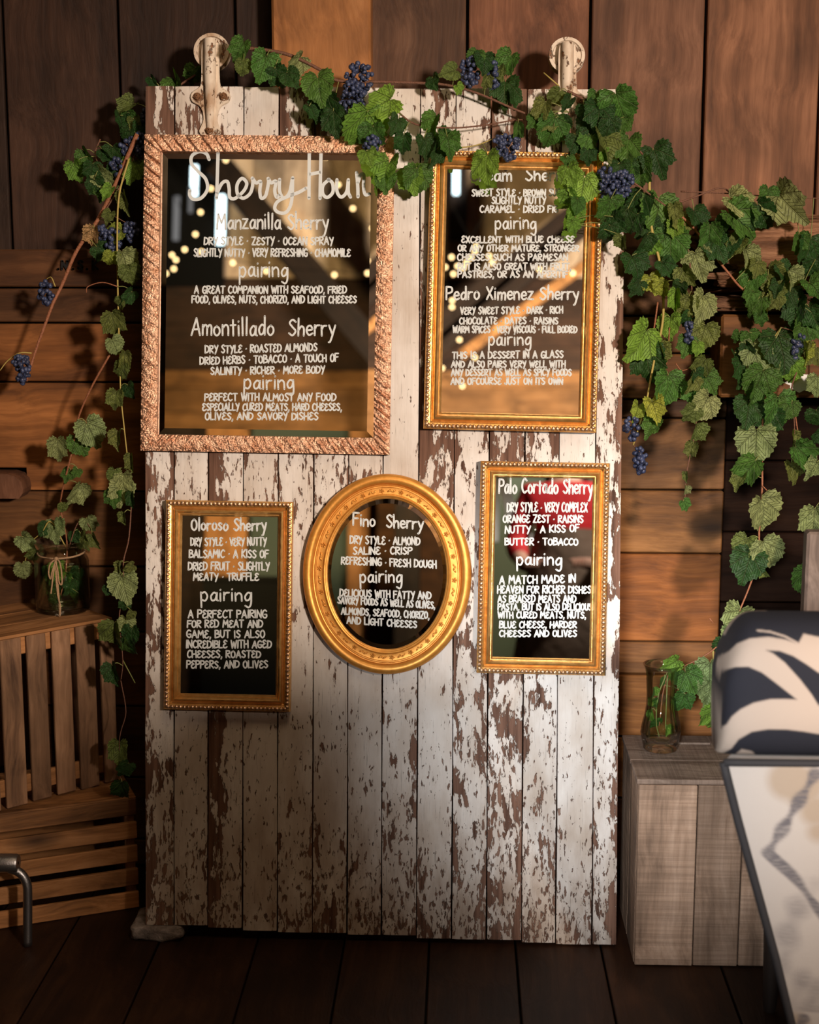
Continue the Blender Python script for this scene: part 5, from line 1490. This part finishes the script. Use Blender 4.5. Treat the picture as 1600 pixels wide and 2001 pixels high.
# ------------------------------------------------------------------ upholstered chair in the right foreground, seen from behind
CHY = -1.22
def chair_fabrics():
    t = NT('ikat_fabric'); ink = t.node('Attribute', _attribute_name='ink').outputs['Fac']; tan_ = t.node('Attribute', _attribute_name='tan').outputs['Fac']
    co = t.obj()
    weave = t.noise(t.scale(co, (700, 700, 700)), 1.0, 2)
    streak = t.noise(t.scale(co, (45, 45, 420)), 1.0, 3)
    base = t.mix(t.math('MULTIPLY', tan_, .8), (0.42, 0.375, 0.335), (0.31, 0.235, 0.165))
    f = t.math('MULTIPLY', ink, t.ramp(streak, [(.3, .55), (.6, 1.0)]))
    col = t.mix(f, base, (0.115, 0.105, 0.11))
    a = t.surf(t.node('BsdfPrincipled', Base__Color=col, Roughness=.9, Specular__IOR__Level=.15, Normal=t.bump(weave, .0012)))
    t = NT('black_swoosh_fabric'); ink = t.node('Attribute', _attribute_name='ink').outputs['Fac']
    weave = t.noise(t.scale(t.obj(), (600, 600, 600)), 1.0, 2)
    col = t.mix(ink, (0.42, 0.335, 0.27), (0.018, 0.018, 0.024))
    b = t.surf(t.node('BsdfPrincipled', Base__Color=col, Roughness=.8, Specular__IOR__Level=.2, Normal=t.bump(weave, .0010)))
    return a, b


M_ikat, M_swoosh = chair_fabrics()
M_piping = plain('dark_piping', (0.018, 0.016, 0.017), .8); M_leg = plain('dark_chair_leg', (0.03, 0.02, 0.015), .5)
cx0 = hit_y(1413, 1490, CHY).x; CW = .66
zt1 = hit_y(1413, 1489, CHY).z
chair = empty('upholstered_chair', (cx0+CW/2, CHY, 0), label='upholstered chair seen from behind, black and cream rolled top over a pale patterned back', category='chair')
off = Vector(chair.location)
edge_px = [(1413, 1490), (1440, 1598), (1480, 1744), (1514, 1868), (1546, 2001), (1572, 2110)]
edge = [(hit_y(*p, CHY).x, hit_y(*p, CHY).z) for p in edge_px]


def edge_x(z):
    for (xa, za), (xb, zb) in zip(edge, edge[1:]):
        if za >= z >= zb: return xa+(xb-xa)*(za-z)/(za-zb)
    return edge[-1][0] if z < edge[-1][1] else edge[0][0]


def seg_d(p, pl):
    best = 9
    for a, b in zip(pl, pl[1:]):
        a, b = Vector(a), Vector(b); ab = b-a; t_ = max(0, min(1, (p-a).dot(ab)/ab.length_squared)); best = min(best, (p-a-ab*t_).length)
    return best


def inpoly(p, poly):
    x, y = p; c = False; j = len(poly)-1
    for i in range(len(poly)):
        xi, yi = poly[i]; xj, yj = poly[j]
        if (yi > y) != (yj > y) and x < (xj-xi)*(y-yi)/(yj-yi)+xi: c = not c
        j = i
    return c


def attr(me, name, vals):
    a = me.attributes.new(name, 'FLOAT', 'POINT'); a.data.foreach_set('value', vals)


zb1 = max(.12, edge[-1][1])
nu, nv = 150, 130
q2 = lambda x, y: Vector((1160+x/2.498, 1200+y/2.498))
# motif drawn on the back panel, in metres from its top left corner, repeating across the cloth
mm = lambda q: (hit_y(q.x, q.y, CHY).x-cx0, zt1-hit_y(q.x, q.y, CHY).z)
chev = [mm(q2(*p)) for p in ((1075, 770), (960, 965), (850, 1155), (985, 1300), (1110, 1440), (1190, 1560))]
smear = [(mm(q2(*p)), r_) for p, r_ in (((985, 1440), .034), ((950, 1540), .036), ((935, 1660), .028), ((1050, 1370), .022), ((1010, 1800), .03), ((1060, 1880), .036), ((1080, 1960), .04))]
tans = [(mm(q2(*p)), r_) for p, r_ in (((950, 800), .05), ((1010, 830), .05), ((1080, 950), .04), ((1090, 1050), .03))]
vs = []; fs = []; ink = []; tn = []
PX_, PZ_ = .29, .50
for j in range(nv+1):
    z = zt1+(zb1-zt1)*j/nv
    ex = edge_x(z)-cx0
    for i in range(nu+1):
        u = i/nu
        x = ex+(CW-2*ex)*u; bul = -.012*(1-(2*u-1)**4)
        vs.append((x-CW/2, bul, z))
        x2 = x if x < PX_ else (x-.10) % PX_+.0
        p_ = Vector((x2, (zt1-z) % PZ_)); wob = .004*math.sin(z*90+x*40)
        d = seg_d(p_, chev)
        k_ = max(0, min(1, (.0125-d+wob)/.006))
        for c, r_ in smear:
            dq = p_-Vector(c); dd = math.hypot(dq.x*1.15+dq.y*.25, dq.y*.55); k_ = max(k_, .5*max(0, min(1, (r_-dd+wob*2)/(.028))))
        ink.append(k_)
        tn.append(max(max(0, min(1, (r_-(p_-Vector(c)).length)/.02)) for c, r_ in tans))
W = nu+1
for j in range(nv):
    for i in range(nu):
        q = j*W+i; fs.append((q, q+W, q+W+1, q+1))
n0 = len(vs)
for j in (0, nv):
    for i in (0, nu):
        x, y, z = vs[j*W+i]; vs.append((x+(.03 if i == 0 else -.03), .06, z)); ink.append(0); tn.append(0)
fs += [tuple([j*W for j in range(nv+1)]+[n0+2, n0])[::-1], tuple([j*W+nu for j in range(nv+1)]+[n0+3, n0+1]), (n0, n0+2, n0+3, n0+1),
       tuple([i for i in range(nu+1)]+[n0+1, n0]), tuple([nv*W+i for i in range(nu, -1, -1)]+[n0+2, n0+3])]
me = MB().add(vs, fs).mesh('back_panel', M_ikat, False)
for p in me.polygons: p.use_smooth = len(p.vertices) == 4
attr(me, 'ink', ink); attr(me, 'tan', tn)
link('back_panel', me, chair)
for sg in (1, -1):
    pts = [Vector((sg*(edge_x(zt1+(zb1-zt1)*j/20)-cx0-CW/2), -.003, zt1+(zb1-zt1)*j/20)) for j in range(21)]
    MB().tube(pts, .0085, 10).build('piping', M_piping, chair, smooth=True)
MB().tube([Vector((-CW/2+CW*i/20, -.006, zt1+.001)) for i in range(21)], .0075, 10).build('piping', M_piping, chair, smooth=True)
# rolled top
zr0, zr1 = zt1+.004, hit_y(1560, 1226, CHY-.05).z
zc_, hz_ = (zr0+zr1)/2, (zr1-zr0)/2
q3 = lambda *a: [(1160+a[i]/3.079, 850+a[i+1]/3.079) for i in range(0, len(a), 2)]
sm = lambda pl: [(v.x, v.y) for v in catmull([(*p, 0) for p in pl], 5, True)]
polys = [q3(700, 1440, 850, 1396, 930, 1394, 1010, 1428, 1090, 1488, 1160, 1543, 1222, 1592, 1150, 1588, 1060, 1590, 960, 1612, 880, 1652, 830, 1694, 800, 1740, 700, 1800),
         q3(1035, 1294, 1120, 1300, 1200, 1330, 1280, 1380, 1360, 1436, 1500, 1560, 1500, 1800, 1360, 1640, 1310, 1560, 1240, 1470, 1150, 1370, 1080, 1315),
         q3(700, 1360, 815, 1300, 860, 1256, 940, 1224, 1050, 1214, 1150, 1230, 1230, 1256, 1262, 1196, 1355, 1216, 1500, 1260, 1500, 1050, 700, 1050),
         q3(700, 1960, 830, 1885, 870, 1832, 950, 1786, 1050, 1770, 1160, 1772, 1260, 1784, 1355, 1800, 1500, 1830, 1500, 2060, 1040, 2060, 990, 1940, 950, 1902, 890, 1890, 800, 1960)]
lines_ = [(q3(985, 1176, 1060, 1184, 1150, 1212, 1226, 1252), 1.8)]
XS = [-1+2*(.24/(CW+.012))*i/150 for i in range(150)]; XS += [XS[-1]+(1-XS[-1])*i/60 for i in range(1, 61)]
ANG = []
for i in range(150):
    zz_ = 1-2*i/150; ang_ = math.asin(abs(zz_)**(1/.72)); ANG.append(math.pi-math.copysign(ang_, zz_))
ANG += [1.5*math.pi+math.pi*i/50 for i in range(50)]
nx, na = len(XS)-1, 200; vs = []; fs = []; ink = []
for t_ in XS:
    x = (CW/2+.006)*t_
    dl = min(1, (1-abs(t_))*(CW/2)/.075); s_ = (1-(1-dl)**2.6)**(1/2.6) if dl < 1 else 1
    s_ = max(s_, .02)
    for a in ANG:
        ca, sa = math.cos(a), math.sin(a)
        y = .105*math.copysign(abs(ca)**.78, ca)*(.55+.45*s_); z = hz_*math.copysign(abs(sa)**.72, sa)
        if z > 0: z = z*s_*(.55+.45*s_) if s_ < 1 else z
        vs.append((x, y+.06, zc_+z))
polys = [sm(pl) if False else pl for pl in polys]
# printed swooshes: soft-edged inside/outside test against the pattern outlines
VP = (np.array(vs)+np.array(off)-np.array(CAM)) @ np.array(CAMR)
QX = CX+FPX*VP[:, 0]/-VP[:, 2]; QY = CY-FPX*VP[:, 1]/-VP[:, 2]
QX = np.where(QX > 1600, 1600-(QX-1600) % 190, QX)
back = np.array(vs)[:, 1] > .085
ink = np.zeros(len(vs))


def seg_dist(pl, close):
    best = np.full(len(vs), 1e9); n_ = len(pl)
    for i in range(n_ if close else n_-1):
        (ax, ay), (bx2, by2) = pl[i], pl[(i+1) % n_]; dx, dy = bx2-ax, by2-ay
        t_ = np.clip(((QX-ax)*dx+(QY-ay)*dy)/max(1e-6, dx*dx+dy*dy), 0, 1)
        best = np.minimum(best, np.hypot(QX-ax-t_*dx, QY-ay-t_*dy))
    return best


for pl in polys:
    ins = np.zeros(len(vs), bool); j = len(pl)-1
    for i in range(len(pl)):
        (xi, yi), (xj, yj) = pl[i], pl[j]
        if yi != yj: ins ^= ((yi > QY) != (yj > QY)) & (QX < (xj-xi)*(QY-yi)/(yj-yi)+xi)
        j = i
    d_ = seg_dist(pl, True); ink = np.maximum(ink, np.clip(.5+np.where(ins, d_, -d_)/3.0, 0, 1))
for l, w_ in lines_: ink = np.minimum(ink, np.clip(.5+(seg_dist(l, False)-w_)/2.0, 0, 1))
ink = list(np.where(back, (np.sin(np.array(vs)[:, 0]*30+np.array(vs)[:, 2]*20) > .1)*1.0, ink))
for i in range(nx):
    for k_ in range(na):
        p_ = i*na+k_; r_ = i*na+(k_+1) % na; fs.append((p_, r_, r_+na, p_+na))
fs.append(tuple(reversed(range(na)))); fs.append(tuple(nx*na+k_ for k_ in range(na)))
me = MB().add(vs, fs).mesh('rolled_top', M_swoosh, True); attr(me, 'ink', ink); link('rolled_top', me, chair)
m = MB().box((-.16, .062, .27), (.22, .48, .46), bev=.035)
m.build('seat', M_ikat, chair, smooth=True, angle=30)
for sx in (-.13, .19):
    for y0 in (.032, .42):
        MB().lathe([(.013, 0), (.016, .02), (.022, .26 if y0 > .1 else zb1), (.022, .275 if y0 > .1 else zb1+.02)], 14, Matrix.Translation((sx, y0, 0)), close=True).build('leg', M_leg, chair, smooth=True, angle=40)
